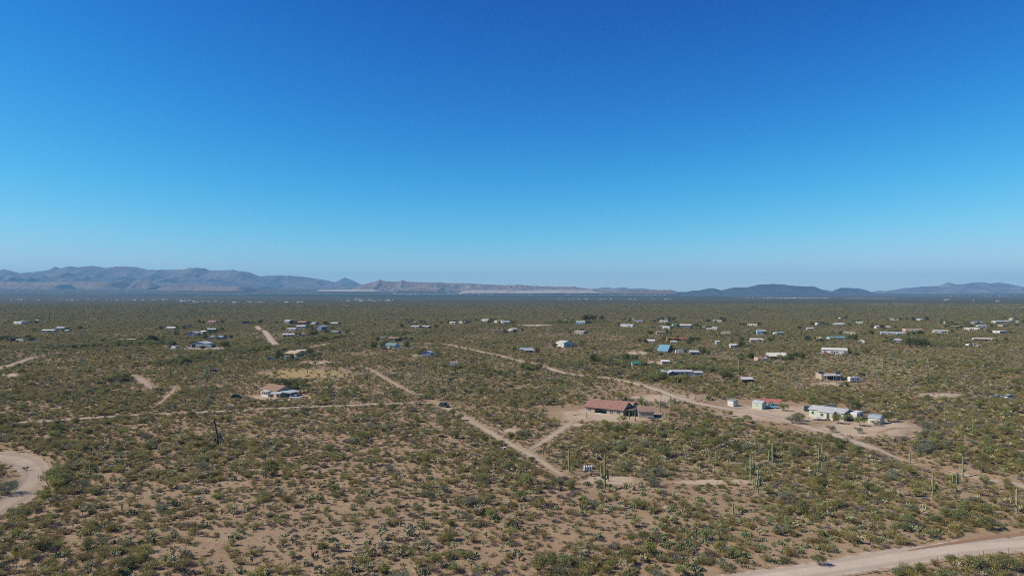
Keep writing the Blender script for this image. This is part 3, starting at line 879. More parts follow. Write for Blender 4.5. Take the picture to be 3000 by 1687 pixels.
def scatter():
    r = RNG
    pts = []
    for D0, D1, area in ((92,150,2.1),(150,270,2.2),(270,450,2.8),(450,700,4.3),(700,1100,8.5),(1100,1700,24),(1700,3000,80)):
        half = 0.80
        A = half*(D1**2-D0**2)
        n = int(A/area)
        y = np.sqrt(r.uniform(D0**2, D1**2, n)); x = y*r.uniform(-half, half, n)
        pts.append(np.stack([x, y], 1))
    n0 = sum(len(p) for p in pts)
    gx = []
    for fx, fy, fr in FOOT:
        if fr > 3.6 and fy > 420:
            for _ in range(int(r.integers(3, 8))):
                a = r.uniform(0, 6.28); q = fr+r.uniform(1.5, 7)
                gx.append((fx+math.cos(a)*q*1.4, fy+abs(math.sin(a))*q*(1 if r.random() < .72 else -1)))
    pts.append(np.array(gx))
    P = np.concatenate(pts); x, y = P[:,0], P[:,1]
    gard = np.arange(len(P)) >= n0
    z = hz(x, y)
    px, py = PX(x, y, z)
    n = len(x)
    D = y
    keep = np.ones(n)
    # open and dense patches
    pat = fbm(x/38+5, y/38+2, 3)
    keep *= np.clip(0.42+1.1*sstep(0.34, 0.66, pat), 0, 1)
    for c in CLEAR: keep *= 1-c[4]*np.clip(2.2*(1.3-np.hypot((px-c[0])/c[2], (py-c[1])/c[3])), 0, 1)
    for pl, hw in ROADS:
        bx = np.array(pl); near = (x > bx[:,0].min()-12)&(x < bx[:,0].max()+12)&(y > bx[:,1].min()-12)&(y < bx[:,1].max()+12)
        d = np.full(n, 99.0); d[near] = seg_dist(x[near], y[near], pl)
        keep *= np.clip((d-hw-0.7)/1.2, 0, 1)*np.where(d < hw+4, .8, 1)
    for fx, fy, fr in FOOT:
        keep *= (np.hypot(x-fx, y-fy) > fr)
    bos = np.zeros(n)
    for pl, w, s in BOSQ: bos = np.maximum(bos, s*np.clip(1.4-pdist(px, py, pl, 1.6)/w, 0, 1)*sstep(.3,.62,fbm(x/26+1, y/45+3, 2)))
    keep = np.clip(keep + bos*0.5*(keep > 0.15), 0, 1)
    sel = (r.random(n) < keep) | (gard & (keep > .02))
    gard = gard[sel]
    x, y, z, px, py, D, bos = (a[sel] for a in (x, y, z, px, py, D, bos))
    n = len(x)
    grey = np.zeros(n); chol = np.zeros(n); pear = np.zeros(n)
    for g in GREYZ: grey = np.maximum(grey, ell(px, py, g))
    for g in CHOLZ: chol = np.maximum(chol, g[4]*ell(px, py, g))
    for g in PEARZ: pear = np.maximum(pear, g[4]*ell(px, py, g))
    p2 = fbm(x/70+21, y/70+4, 2)
    near = 1-sstep(500, 900, D)
    wt = np.stack([0.52+0.25*(p2 > .5)+0.25*sstep(700,1500,D),                # creosote
                   0.036+1.5*bos+0.045*(p2 < .42),                             # trees
                   0.21+1.0*grey,                                             # dry shrubs
                   (0.05+0.40*pear)*near,                                     # prickly pear
                   (0.055+0.50*chol)*near+0.03], 1)                           # cholla
    wt /= wt.sum(1, keepdims=True)
    u = r.random(n)
    kd = (u[:,None] > np.cumsum(wt, 1)).sum(1).clip(0, 4)
    kd = np.where(gard, np.where(r.random(n) < .55, 5, 1), kd)
    names = ['creosote_bush','mesquite_tree','dry_shrub','prickly_pear','cholla','shade_tree']
    scale = r.uniform(0.42, 1.0, n)*np.where(r.random(n) < .3, .7, 1)*np.where(D > 500, 1.12, 1)
    big = bos > .4
    scale = np.where((kd == 1), np.where(big, r.uniform(.65,1.35,n), r.uniform(.42,.9,n)), scale)
    scale = np.where((kd >= 3), np.maximum(scale, .62)*1.12, scale)
    scale = np.where(gard, np.where(kd == 5, r.uniform(.5, 1.0, n), r.uniform(.9, 1.6, n)), scale)
    scale = np.where(D > 1100, scale*1.25, scale)
    scale = np.where(D > 1700, scale*1.5, scale)
    res = {}
    for i, nm in enumerate(names):
        m_ = kd == i
        res[nm] = dict(x=x[m_], y=y[m_], z=z[m_], px=px[m_], py=py[m_], s=scale[m_], D=D[m_])
    return res
def gn_scatter(name, xyz, rot, scl, idx, meshes, label, cat):
    """one object whose points carry instances of the given meshes"""
    me = bpy.data.meshes.new(name+'_points')
    me.from_pydata([tuple(p) for p in xyz], [], [])
    for an, ty, arr in (('rot','FLOAT',rot), ('scl','FLOAT',scl), ('idx','INT',idx)):
        a = me.attributes.new(an, ty, 'POINT'); a.data.foreach_set('value', np.asarray(arr, dtype=np.int32 if ty == 'INT' else np.float32))
    col = bpy.data.collections.new(name+'_kinds')
    for i, m_ in enumerate(meshes):
        col.objects.link(bpy.data.objects.new('%s_%02d' % (name, i), m_))
    ng = bpy.data.node_groups.new(name+'_scatter', 'GeometryNodeTree')
    ng.interface.new_socket('Geometry', in_out='INPUT', socket_type='NodeSocketGeometry')
    ng.interface.new_socket('Geometry', in_out='OUTPUT', socket_type='NodeSocketGeometry')
    N = ng.nodes; Lk = ng.links
    gi = N.new('NodeGroupInput'); go = N.new('NodeGroupOutput')
    ci = N.new('GeometryNodeCollectionInfo'); ci.inputs['Collection'].default_value = col
    ci.inputs['Separate Children'].default_value = True; ci.inputs['Reset Children'].default_value = True
    ip = N.new('GeometryNodeInstanceOnPoints'); ip.inputs['Pick Instance'].default_value = True
    def attr(an, ty):
        a = N.new('GeometryNodeInputNamedAttribute'); a.data_type = ty; a.inputs[0].default_value = an; return a.outputs[0]
    cx = N.new('ShaderNodeCombineXYZ'); Lk.new(attr('rot','FLOAT'), cx.inputs[2])
    Lk.new(gi.outputs[0], ip.inputs['Points']); Lk.new(ci.outputs[0], ip.inputs['Instance'])
    Lk.new(attr('idx','INT'), ip.inputs['Instance Index'])
    Lk.new(cx.outputs[0], ip.inputs['Rotation']); Lk.new(attr('scl','FLOAT'), ip.inputs['Scale'])
    Lk.new(ip.outputs[0], go.inputs[0])
    o = link(name, me)
    md = o.modifiers.new('scatter', 'NODES'); md.node_group = ng
    return tag(o, label, cat, kind='stuff')
# ------------------------------------------------------------------ buildings
WHITE = paint('white_paint', (0.54,0.535,0.515), 0.6, 0.05)
CREAM = paint('cream_paint', (0.50,0.475,0.395), 0.7, 0.06)
PGREEN = paint('pale_green_siding', (0.40,0.455,0.375), 0.7, 0.06)
TAN = paint('tan_stucco', (0.42,0.33,0.24), 0.85, 0.08)
BEIGE = paint('beige_stucco', (0.37,0.31,0.245), 0.85, 0.07)
PINK = paint('pink_stucco', (0.52,0.38,0.30), 0.85, 0.07)
SALMON = paint('salmon_stucco', (0.42,0.19,0.115), 0.85, 0.07)
GREYW = paint('grey_siding', (0.30,0.30,0.30), 0.75, 0.08)
DGREY = paint('dark_grey_siding', (0.12,0.125,0.14), 0.75, 0.1)
BROWN = paint('brown_boards', (0.12,0.085,0.065), 0.8, 0.12)
BLUEW = paint('slate_blue_siding', (0.17,0.22,0.32), 0.65, 0.06)
LBLUE = paint('light_blue_siding', (0.36,0.52,0.62), 0.65, 0.06)
TEALW = paint('pale_teal_siding', (0.42,0.52,0.48), 0.7, 0.06)
R_WHITE = ribbed('white_metal_roof', (0.47,0.465,0.45), 0.45)
R_CREAM = ribbed('cream_metal_roof', (0.56,0.535,0.45), 0.5)
R_PBLUE = ribbed('pale_blue_metal_roof', (0.36,0.39,0.42), 0.5)
R_GREY = ribbed('grey_shingle_roof', (0.36,0.37,0.38), 0.8)
R_LGREY = ribbed('light_grey_roof', (0.50,0.49,0.47), 0.7)
R_BLUE = ribbed('bright_blue_metal_roof', (0.085,0.215,0.30), 0.55)
R_SBLUE = ribbed('steel_blue_roof', (0.22,0.27,0.32), 0.5)
R_TEAL = ribbed('teal_metal_roof', (0.15,0.26,0.26), 0.5)
R_GREEN = ribbed('green_metal_roof', (0.04,0.15,0.12), 0.5)
R_TAN = ribbed('tan_shingle_roof', (0.36,0.27,0.20), 0.85)
R_BROWN = ribbed('brown_shingle_roof', (0.22,0.15,0.115), 0.85)
R_RED = ribbed('red_tile_roof', (0.37,0.185,0.15), 0.8)
R_RUST = ribbed('rusty_red_roof', (0.40,0.13,0.10), 0.7)
FRAME = paint('window_trim_white', (0.56,0.555,0.53), 0.6, 0.03)
DARKM = paint('dark_metal', (0.05,0.05,0.055), 0.6, 0.1)
GALV = paint('galvanised_pipe', (0.33,0.33,0.33), 0.5, 0.08)
RUBBER = paint('tyre_rubber', (0.025,0.025,0.025), 0.85, 0.1)
WOOD = paint('grey_wood', (0.13,0.10,0.078), 0.85, 0.12)
GLASS = glass()
GLASSG = glass('green_window_glass', (0.05,0.09,0.085))

def spot(name, px, py, yaw=0.0, foot=None, dy=0.0):
    x, D, z, s = G(px, py)
    o = empty(name, (x, D, z), math.radians(yaw))
    return o, s
def foot(o, cx, cy, rad):
    c, s_ = math.cos(o.rotation_euler.z), math.sin(o.rotation_euler.z)
    FOOT.append((o.location.x+cx*c-cy*s_, o.location.y+cx*s_+cy*c, rad))
def window(root, x, z0, w, h, y=0.0, side=None, X=None, frame=FRAME, pane=None):
    """window on the front (y=const) or on a side wall (x=const, given by side)"""
    pane = pane or GLASS
    m = MB(); p = MB()
    if side is None:
        m.box(x-w/2-.09, x+w/2+.09, y-.06, y+.05, z0-.09, z0+h+.09); p.box(x-w/2, x+w/2, y-.075, y-.02, z0, z0+h)
        p2 = (x-.03, x+.03, y-.09, y-.03, z0, z0+h)
    else:
        s = -1 if side == 'l' else 1
        a, b = sorted((X+s*.06, X-s*.05)); m.box(a, b, x-w/2-.09, x+w/2+.09, z0-.09, z0+h+.09)
        a, b = sorted((X+s*.075, X+s*.02)); p.box(a, b, x-w/2, x+w/2, z0, z0+h)
        a, b = sorted((X+s*.09, X+s*.03)); p2 = (a, b, x-.03, x+.03, z0, z0+h)
    wn = m.build('window', frame, root)
    p.build('pane', pane, wn)
    if w > .9: MB().box(*p2).build('mullion', frame, wn)
    return wn
def door(root, x, w=0.95, h=2.05, y=0.0, mat=None):
    d = MB().box(x-w/2, x+w/2, y-.05, y+.05, 0.02, h).build('door', mat or FRAME, root)
    MB().box(x+w/2-.14, x+w/2-.06, y-.10, y-.045, 1.0, 1.12).build('handle', DARKM, d)
def gable_parts(root, w, d, h, rise, ridge_ax, wall, roof, over=0.4, x0=0.0, y0=0.0, zb=-0.4, t=0.13, wname='wall', rname='roof', courses=False):
    if ridge_ax == 'x':
        prof = [(y0,zb),(y0+d,zb),(y0+d,h),(y0+d/2,h+rise),(y0,h)]
        MB().prism(prof, x0-w/2, x0+w/2, 'x').build(wname, wall, root)
        sl = rise/(d/2); ze = h-over*sl+.04; zr = h+rise+.04
        if courses:
            up = []
            n = 13
            for side in (0, 1):
                L = []
                for i in range(n):
                    u = i/n; u2 = (i+1)/n
                    ya = -over+(d/2+over)*u; yb = -over+(d/2+over)*u2
                    za = ze+(zr-ze)*u; zb_ = ze+(zr-ze)*u2
                    L += [(ya, za+t+.05), (yb, zb_+t-.005)]
                up.append(L)
            prof = [(y0-over,ze),(y0+d/2,zr),(y0+d+over,ze)] + [(y0+d-a, b) for a, b in up[1]] + [(y0+a, b) for a, b in reversed(up[0])]
            r = MB().prism(prof, x0-w/2-over, x0+w/2+over, 'x').build(rname, roof, root)
            MB().prism([(y0+d/2-.16, zr+t-.05),(y0+d/2+.16, zr+t-.05),(y0+d/2+.08, zr+t+.10),(y0+d/2-.08, zr+t+.10)], x0-w/2-over, x0+w/2+over, 'x').build('ridge_cap', roof, r)
        else:
            prof = [(y0-over,ze),(y0+d/2,zr),(y0+d+over,ze),(y0+d+over,ze+t),(y0+d/2,zr+t),(y0-over,ze+t)]
            r = MB().prism(prof, x0-w/2-over, x0+w/2+over, 'x').build(rname, roof, root)
    else:
        prof = [(x0-w/2,zb),(x0+w/2,zb),(x0+w/2,h),(x0,h+rise),(x0-w/2,h)]
        MB().prism(prof, y0, y0+d, 'y').build(wname, wall, root)
        sl = rise/(w/2); ze = h-over*sl+.04; zr = h+rise+.04
        prof = [(x0-w/2-over,ze),(x0,zr),(x0+w/2+over,ze),(x0+w/2+over,ze+t),(x0,zr+t),(x0-w/2-over,ze+t)]
        r = MB().prism(prof, y0-over, y0+d+over, 'y').build(rname, roof, root)
    return r
def flat_parts(root, w, d, h, wall, roof, x0=0.0, y0=0.0, vigas=0, wname='wall'):
    m = MB(); q = .28
    for a in ((x0-w/2,x0+w/2,y0,y0+q),(x0-w/2,x0+w/2,y0+d-q,y0+d),(x0-w/2,x0-w/2+q,y0+q,y0+d-q),(x0+w/2-q,x0+w/2,y0+q,y0+d-q)):
        m.box(*a, -0.4, h)
    m.build(wname, wall, root)
    MB().box(x0-w/2+q, x0+w/2-q, y0+q, y0+d-q, h-.5, h-.32).build('roof', roof, root)
def carport_parts(root, w, d, h, roof, post=None, pitch=0.25, nx=2, t=.12, x0=0, y0=0, rise=0.0):
    post = post or GALV
    for i in range(nx):
        for yy in (0.12, d-.12):
            xx = x0-w/2+.12+(w-.24)*i/(nx-1)
            MB().box(xx-.06, xx+.06, y0+yy-.06, y0+yy+.06, -.3, h+(pitch*yy/d)+.02).build('post', post, root)
    if rise:
        prof = [(x0-w/2-.2,h),(x0,h+rise),(x0+w/2+.2,h),(x0+w/2+.2,h+t),(x0,h+rise+t),(x0-w/2-.2,h+t)]
        MB().prism(prof, y0-.2, y0+d+.2, 'y').build('roof', roof, root)
    else:
        MB().prism([(y0-.2,h),(y0+d+.2,h+pitch),(y0+d+.2,h+pitch+t),(y0-.2,h+t)], x0-w/2-.2, x0+w/2+.2, 'x').build('roof', roof, root)
HG = 'scattered desert homes'
def B(kind_, px0, px1, base, top, wall, roof, label, yaw=0, d=None, rise=None, name=None, cat=None, nwin=3, drs=True, over=.35, group=HG, hmin=2.3):
    """house from its photograph extent; sizes come out in metres at its own distance"""
    if yaw == 0 and base < 1030 and px1-px0 > 12: yaw = (-36, -24, 14, -30, -12, 22, -42)[int(px0*3+base) % 7]
    root, s = spot(name or 'house', (px0+px1)/2, base, yaw)
    w = .94*max((px1-px0)*s/ max(.45, math.cos(math.radians(yaw))), 2.2)
    tot = min(max((base-top)*s, 2.7), 7.5)
    d = d or min(max(w*.5, 5), 9)
    tag(root, label, cat or 'house', group)
    foot(root, 0, d/2, max(w, d)*.5+1.0)
    if kind_ in ('gx','gy'):
        rise = rise if rise is not None else (min(1.5, tot*.33) if kind_ == 'gx' else min(w*.16, tot*.4))
        h = max(tot-rise, hmin)
        gable_parts(root, w, d, h, rise, 'x' if kind_ == 'gx' else 'y', wall, roof, over)
    elif kind_ == 'flat':
        h = tot; flat_parts(root, w, d, h, wall, roof)
    elif kind_ == 'carport':
        carport_parts(root, w, d, max(tot-.3, 2.2), roof, WOOD, .3, max(2, int(w/3)))
        return root
    ww = min(1.3, w*.16)
    n = nwin if w > 5 else min(nwin, 1)
    for i in range(n):
        x = -w/2 + w*(i+.5)/n + (.12*w/n if i % 2 else -.08*w/n)
        window(root, x, .9, ww, min(1.15, h-1.3))
    if drs and w > 5: door(root, -w/2+w*(.5 if n % 2 == 0 else .66), .95, 2.0, 0, DARKM if wall is WHITE else FRAME)
    window(root, d*.5, .9, 1.1, min(1.1, h-1.3), side='l', X=-w/2)
    return root
def porch(root, x, w, d, h, roof, post=None):
    """lean-to porch in front"""
    p = MB().prism([(-d,h),(0.0,h+.35),(0.0,h+.45),(-d,h+.1)], x-w/2, x+w/2, 'x').build('porch_roof', roof, root)
    for xx in (x-w/2+.1, x+w/2-.1):
        MB().box(xx-.06, xx+.06, -d+.05, -d+.17, -.3, h-.01).build('porch_post', post or FRAME, root)

# --- the red tile roofed house and its garage
def red_house():
    root, s = spot('house', 1770, 1214.3, -33)
    tag(root, 'beige stucco house with long red tile roof and dark recessed patio', 'house', HG)
    W, d, h, rise = 15.5, 8.4, 2.5, 2.15
    a, b = -4.0, 1.0
    m = MB()
    m.box(-W/2, a, 0, .22, -.4, h); m.box(b, W/2, 0, .22, -.4, h); m.box(a, b, 0.005, .215, 2.2, h-.01)
    m.box(-W/2, -W/2+.22, .22, d, -.4, h); m.box(W/2-.22, W/2, .22, d, -.4, h); m.box(-W/2+.22, W/2-.22, d-.22, d, -.4, h)
    m.box(a-.2, a, .22, 2.6, -.4, h-.02); m.box(b, b+.2, .22, 2.6, -.4, h-.02); m.box(a, b, 2.4, 2.6, -.4, h-.03)
    for xx in (-W/2, W/2-.22): m.poly([(xx,0,h),(xx,d,h),(xx,d/2,h+rise),(xx+.22,0,h),(xx+.22,d,h),(xx+.22,d/2,h+rise)], [(0,1,2),(5,4,3),(0,3,4,1),(1,4,5,2),(2,5,3,0)])
    m.build('wall', BEIGE, root)
    sl = rise/(d/2); ov = .55; ze = h-ov*sl+.05; zr = h+rise+.05; t = .12; n = 14
    prof = [(-ov,ze),(d/2,zr),(d+ov,ze)]
    L = []
    for i in range(n):
        u, u2 = i/n, (i+1)/n
        L += [(-ov+(d/2+ov)*u, ze+(zr-ze)*u+t+.06), (-ov+(d/2+ov)*u2, ze+(zr-ze)*u2+t-.005)]
    prof += [(d-p, q) for p, q in L] + list(reversed(L))
    m2, tt, bb = newmat('red_clay_tiles')
    tc = tt.nodes.new('ShaderNodeTexCoord')
    mp = tt.nodes.new('ShaderNodeMapping'); mp.inputs['Scale'].default_value = (1.0, 3.0, 3.0); tt.links.new(tc.outputs['Object'], mp.inputs[0])
    nz = noise(tt, mp.outputs[0], 1.1, 4, .7)
    c = mixc(tt, (0.215,0.112,0.092), (0.340,0.195,0.160), ramp(tt, nz, .3, .7))
    c = mixc(tt, c, (0.38,0.27,0.225), ramp(tt, noise(tt, mp.outputs[0], 2.6, 2), .6, .72, 0, .6))
    tt.links.new(c, bb.inputs['Base Color']); bb.inputs['Roughness'].default_value = .85
    w = tt.nodes.new('ShaderNodeTexWave'); w.bands_direction = 'X'; w.inputs['Scale'].default_value = 1.05; tt.links.new(tc.outputs['Object'], w.inputs['Vector'])
    bp = tt.nodes.new('ShaderNodeBump'); bp.inputs['Strength'].default_value = .8; bp.inputs['Distance'].default_value = .08
    tt.links.new(w.outputs['Fac'], bp.inputs['Height']); tt.links.new(bp.outputs[0], bb.inputs['Normal'])
    r = MB().prism(prof, -W/2-.5, W/2+.45, 'x').build('roof', m2, root)
    MB().prism([(d/2-.17,zr+t-.05),(d/2+.17,zr+t-.05),(d/2+.09,zr+t+.12),(d/2-.09,zr+t+.12)], -W/2-.5, W/2+.45, 'x').build('ridge_cap', m2, r)
    MB().box(-W/2-.5, W/2+.45, -ov-.06, -ov-.01, ze-.05, ze+.16).build('fascia', BROWN, root)
    MB().tube([(-2,d*.62,h+1.2),(-2,d*.62,h+rise+.45)], .09, 6).build('vent_pipe', GALV, r)
    MB().tube([(4.2,d*.55,h+1.4),(4.2,d*.55,h+rise+.35)], .07, 6).build('vent_pipe', GALV, r)
    # rear wing with a lower parallel ridge
    gable_parts(root, 7.5, 5.4, 2.5, 1.35, 'x', BEIGE, m2, .4, x0=W/2-4.1, y0=d+.02, wname='rear_wing_wall', rname='rear_wing_roof')
    for x, ww, z0, hh, pn in ((-6.1,1.0,1.0,1.0,GLASS),(3.0,1.25,.75,1.3,GLASSG),(5.8,1.45,.75,1.3,GLASSG)):
        window(root, x, z0, ww, hh, pane=pn)
    MB().box(a+.01, b-.01, .03, .18, -.3, .42).build('patio_wall', paint('pale_patio_wall', (0.50,0.46,0.41)), root)
    MB().box(a+1.0, a+2.2, 2.33, 2.42, .02, 2.05).build('patio_door', GLASS, root)
    MB().box(b-2.4, b-1.1, 1.2, 1.9, .02, .75).build('patio_table', DARKM, root)
    # covered side porch at the right end
    for yy in (1.0, 5.6): MB().box(W/2+3.3, W/2+3.45, yy, yy+.15, -.3, 2.36).build('porch_post', BROWN, root)
    MB().prism([(.6,2.4),(6.2,2.62),(6.2,2.76),(.6,2.54)], W/2+.02, W/2+3.7, 'x').build('porch_roof', BROWN, root)
    for q in (-6, -1, 4, 8.5): foot(root, q, 4.5, 6.0)
red_house()
def garage():
    root, s = spot('garage', 1893, 1223.5, -6)
    tag(root, 'small beige garage with low brown roof right of the red-roofed house', 'garage', HG)
    w, d, h = 5.5, 5.5, 2.1
    MB().prism([(0,-.4),(d,-.4),(d,h+.75),(0,h)], -w/2, w/2, 'x').build('wall', BEIGE, root)
    MB().prism([(-.35,h-.02),(d+.3,h+.83),(d+.3,h+.97),(-.35,h+.14)], -w/2-.3, w/2+.3, 'x').build('roof', R_BROWN, root)
    MB().box(-w/2-.06, -w/2+.02, 1.2, 3.8, .02, 1.95).build('garage_door', FRAME, root)
    foot(root, 0, 2.5, 4.0)
garage()

# --- white mobile home on the right with its sheds
def mobile_home():
    root, s = spot('mobile_home', 2420, 1226, -50)
    tag(root, 'pale green mobile home with grey shingle roof and flatbed trailer in front', 'mobile home', HG)
    gable_parts(root, 12.6, 7.2, 2.75, .95, 'x', PGREEN, R_GREY, .35)
    gable_parts(root, 5.0, 3.2, 2.62, .45, 'x', CREAM, R_GREY, .3, x0=.8, y0=-1.9, wname='entry_wall', rname='entry_roof')
    MB().box(-6.33, 6.33, -.04, 7.24, -.4, .45).build('skirting', CREAM, root)
    window(root, -4.9, 1.1, .8, 1.0, frame=WHITE); window(root, -.6, 1.1, 1.0, 1.0, y=-1.9, frame=WHITE); window(root, 4.8, 1.1, 1.0, 1.0, frame=WHITE)
    door(root, 1.6, .95, 2.2, -1.9, DARKM)
    window(root, 3.6, 1.1, 1.3, 1.0, side='r', X=6.3)
    st = MB().box(1.0, 2.3, -2.9, -1.95, -.2, .45).build('steps', WOOD, root)
    for q in (-5, 0, 5): foot(root, q, 3.2, 4.8)
mobile_home()
def shed(px, base, w, d, h, rise, yaw, wall, roof, label, gambrel=False, vent=False):
    root, s = spot('shed', px, base, yaw)
    tag(root, label, 'shed', 'garden sheds')
    if gambrel:
        prof = [(0,-.3),(d,-.3),(d,h),(d*.8,h+rise*.7),(d/2,h+rise),(d*.2,h+rise*.7),(0,h)]
        MB().prism(prof, -w/2, w/2, 'x').build('wall', wall, root)
        o = .12
        pr = [(-.15,h-.05),(d*.2,h+rise*.7+.05),(d/2,h+rise+.05),(d*.8,h+rise*.7+.05),(d+.15,h-.05),(d+.15,h+o),(d*.8,h+rise*.7+o+.05),(d/2,h+rise+o+.05),(d*.2,h+rise*.7+o+.05),(-.15,h+o)]
        MB().prism(pr, -w/2-.15, w/2+.15, 'x').build('roof', roof, root)
    else:
        gable_parts(root, w, d, h, rise, 'x', wall, roof, .12, t=.08)
    if vent: MB().box(-.2, .2, -.05, .03, h*.55, h*.55+.35).build('vent', DARKM, root)
    else: MB().box(w*.1, w*.1+.9, -.05, .03, .02, min(1.8, h-.1)).build('door', FRAME, root)
    foot(root, 0, d/2, max(w,d)*.5+.8)
    return root
shed(2140, 1190, 2.8, 3.1, 2.2, .35, -55, WHITE, R_SBLUE, 'small white shed with blue-grey roof standing inside the pipe corral')
shed(2218, 1197.5, 4.3, 3.2, 2.35, .75, -50, PGREEN, R_PBLUE, 'pale green shed with a small vent beside the blue pickup', vent=True)
shed(2561, 1241, 3.9, 3.6, 1.9, 1.1, -50, CREAM, R_SBLUE, 'cream gambrel shed with blue-grey roof right of the travel trailer', gambrel=True)
shed(2191.5, 1122.5, 6.4, 4.5, 1.9, 1.05, 0, BROWN, R_WHITE, 'dark brown shed with a bright white gable roof', vent=True).rotation_euler.z = math.radians(8)

def wheel(root, x, y, r=.34, w=.22, ax='y'):
    path = [(x, y-w/2, r), (x, y+w/2, r)]
    t = MB().tube(path, r, 12).build('wheel', RUBBER, root)
    s = -1 if y < 0 else 1
    MB().tube([(x, y+s*(w/2-.01), r), (x, y+s*(w/2+.015), r)], r*.55, 8).build('rim', GALV, t)
CARCOL = {}
def carpaint(n, c):
    m = paint('car_paint_'+n, c, .35, .03, 1.0, 0, .5); return m
CP = dict(white=carpaint('white',(.56,.57,.58)), black=carpaint('black',(.025,.027,.03)), blue=carpaint('blue',(.16,.36,.52)), red=carpaint('red',(.36,.09,.06)), silver=carpaint('silver',(.42,.44,.46)), grey=carpaint('grey',(.16,.17,.18)), pale=carpaint('pale',(.50,.56,.60)))
def vehicle(kind_, px, py, yaw, col, label, sc=1.0, group='parked vehicles'):
    root, s = spot({'pickup':'pickup_truck','suv':'parked_car','car':'parked_car','truck':'box_truck'}[kind_], px, py, yaw)
    tag(root, label, {'pickup':'pickup truck','truck':'truck'}.get(kind_, 'car'), group)
    root.scale = (sc, sc, sc)
    m = CP[col]; wd_ = .92
    if kind_ == 'pickup':
        L = 2.75
        body = [(-L,.42),(L-.1,.42),(L,.6),(L-.05,.98),(L-1.35,1.06),(.95,1.10),(-.65,1.10),(-.66,.62),(-L+.1,.62),(-L+.1,1.06),(-L,1.06)]
        cab = [(-.62,1.10),(.95,1.10),(.35,1.72),(-.45,1.74)]
        MB().prism([(-L+.12,.62),(-.66,.62),(-.66,1.08),(-L+.12,1.08)], -wd_, -wd_+.1, 'y').build('bed_side', m, root)
        MB().prism([(-L+.12,.62),(-.66,.62),(-.66,1.08),(-L+.12,1.08)], wd_-.1, wd_, 'y').build('bed_side', m, root)
        wx = (-1.75, 1.75)
    elif kind_ == 'truck':
        L = 3.2
        body = [(-L,.55),(L,.55),(L+.02,1.05),(L-.7,1.2),(1.5,1.25),(-L,1.25)]
        cab = [(1.5,1.25),(L-.6,1.2),(L-1.0,2.0),(1.5,2.05)]
        MB().box(-L, 1.3, -1.1, 1.1, .9, 3.0).build('box', WHITE, root)
        wx = (-1.9, 2.2)
    else:
        L = 2.3 if kind_ == 'car' else 2.4
        hb = .92 if kind_ == 'car' else 1.05
        ht = 1.42 if kind_ == 'car' else 1.75
        body = [(-L,.36),(L,.36),(L+.02,.62),(L-.1,.82),(L-1.0,hb-.02),(-L+.15,hb),(-L-.02,.7)]
        cab = [(-L+.25,hb-.03),(L-1.05,hb-.03),(L-1.75,ht-.06),(-L+.75,ht-.04)]
        wx = (-1.4, 1.42)
    MB().prism(body, -wd_, wd_, 'y').build('body', m, root)
    MB().prism(cab, -wd_*.86, wd_*.86, 'y').build('cabin_glass', GLASS, root)
    xa, xb = cab[3][0], cab[2][0]; zt = max(cab[2][1], cab[3][1])
    MB().box(xa-.06, xb+.06, -wd_*.87, wd_*.87, zt-.03, zt+.05).build('roof', m, root)
    for yy in (-1, 1):
        for q in (cab[0], cab[1]):
            pass
        MB().poly([(xa+.5*(xb-xa)-.05, yy*wd_*.875, cab[0][1]),(xa+.5*(xb-xa)+.05, yy*wd_*.875, cab[0][1]),(xa+.5*(xb-xa)+.05, yy*wd_*.875, zt),(xa+.5*(xb-xa)-.05, yy*wd_*.875, zt)], [(0,1,2,3)]).build('pillar', m, root)
        MB().box(L-.06, L+.03, yy*wd_*.62-.16, yy*wd_*.62+.16, .66, .80).build('headlight', FRAME, root)
        for x in wx: wheel(root, x, yy*(wd_-.1))
    MB().box(L-.04, L+.07, -wd_*.95, wd_*.95, .40, .54).build('bumper', DARKM, root)
    foot(root, 0, 0, 3.4)
    return root
vehicle('pickup', 2257, 1195, 158, 'blue', 'light blue pickup truck beside the pale green shed')
vehicle('suv', 2364, 1202, 60, 'black', 'black sport utility car parked behind the left end of the mobile home')
vehicle('suv', 2432, 1195.5, 150, 'grey', 'dark car mostly hidden behind the mobile home roof')
vehicle('suv', 1301, 1192, -42, 'black', 'black car driving on the dirt track up the middle')
vehicle('pickup', 866, 1168, 172, 'white', 'white pickup truck parked right of the brown-roofed house')
vehicle('suv', 694, 1166.5, 8, 'black', 'dark vehicle parked among shrubs left of the brown-roofed house')
vehicle('suv', 629, 1090.5, 5, 'black', 'dark vehicle parked near the tall saguaro pair on the left')
vehicle('suv', 2957, 1167.5, 20, 'pale', 'pale blue car parked under a tree at the right edge')
vehicle('pickup', 2921, 1167.5, 5, 'white', 'white pickup with a cargo rack near the right edge')
vehicle('truck', 509, 1024, 165, 'white', 'white box truck left of the white barn')
vehicle('pickup', 542, 1020.5, 178, 'silver', 'silver pickup parked beside the white barn')
vehicle('suv', 793, 1054.5, 5, 'grey', 'grey car at the left end of the tan gabled house')
vehicle('suv', 804, 1054.5, 12, 'silver', 'silver car second from the left by the tan gabled house')
vehicle('pickup', 929, 1039, 4, 'white', 'small white pickup in the scrub right of the tan gabled house')
vehicle('pickup', 2406, 1036.5, 170, 'white', 'white pickup at the left end of the big white mobile home')
vehicle('pickup', 2419, 1038, 100, 'red', 'red truck in front of the big white mobile home')
vehicle('car', 2473, 1039.5, 0, 'white', 'white car at the right end of the big white mobile home')
vehicle('suv', 2509, 1041, 5, 'black', 'black vehicle under a tree right of the big white mobile home')
vehicle('suv', 1995, 1066, 10, 'black', 'dark car parked above the long white mobile home')
vehicle('suv', 1160, 1021.5, 5, 'white', 'white van in the junk yard left of the tan carport')
vehicle('car', 1175, 1022.5, 5, 'white', 'white car at the front of the junk yard')
vehicle('pickup', 1197, 1022.5, 8, 'silver', 'silver pickup at the right of the junk yard')
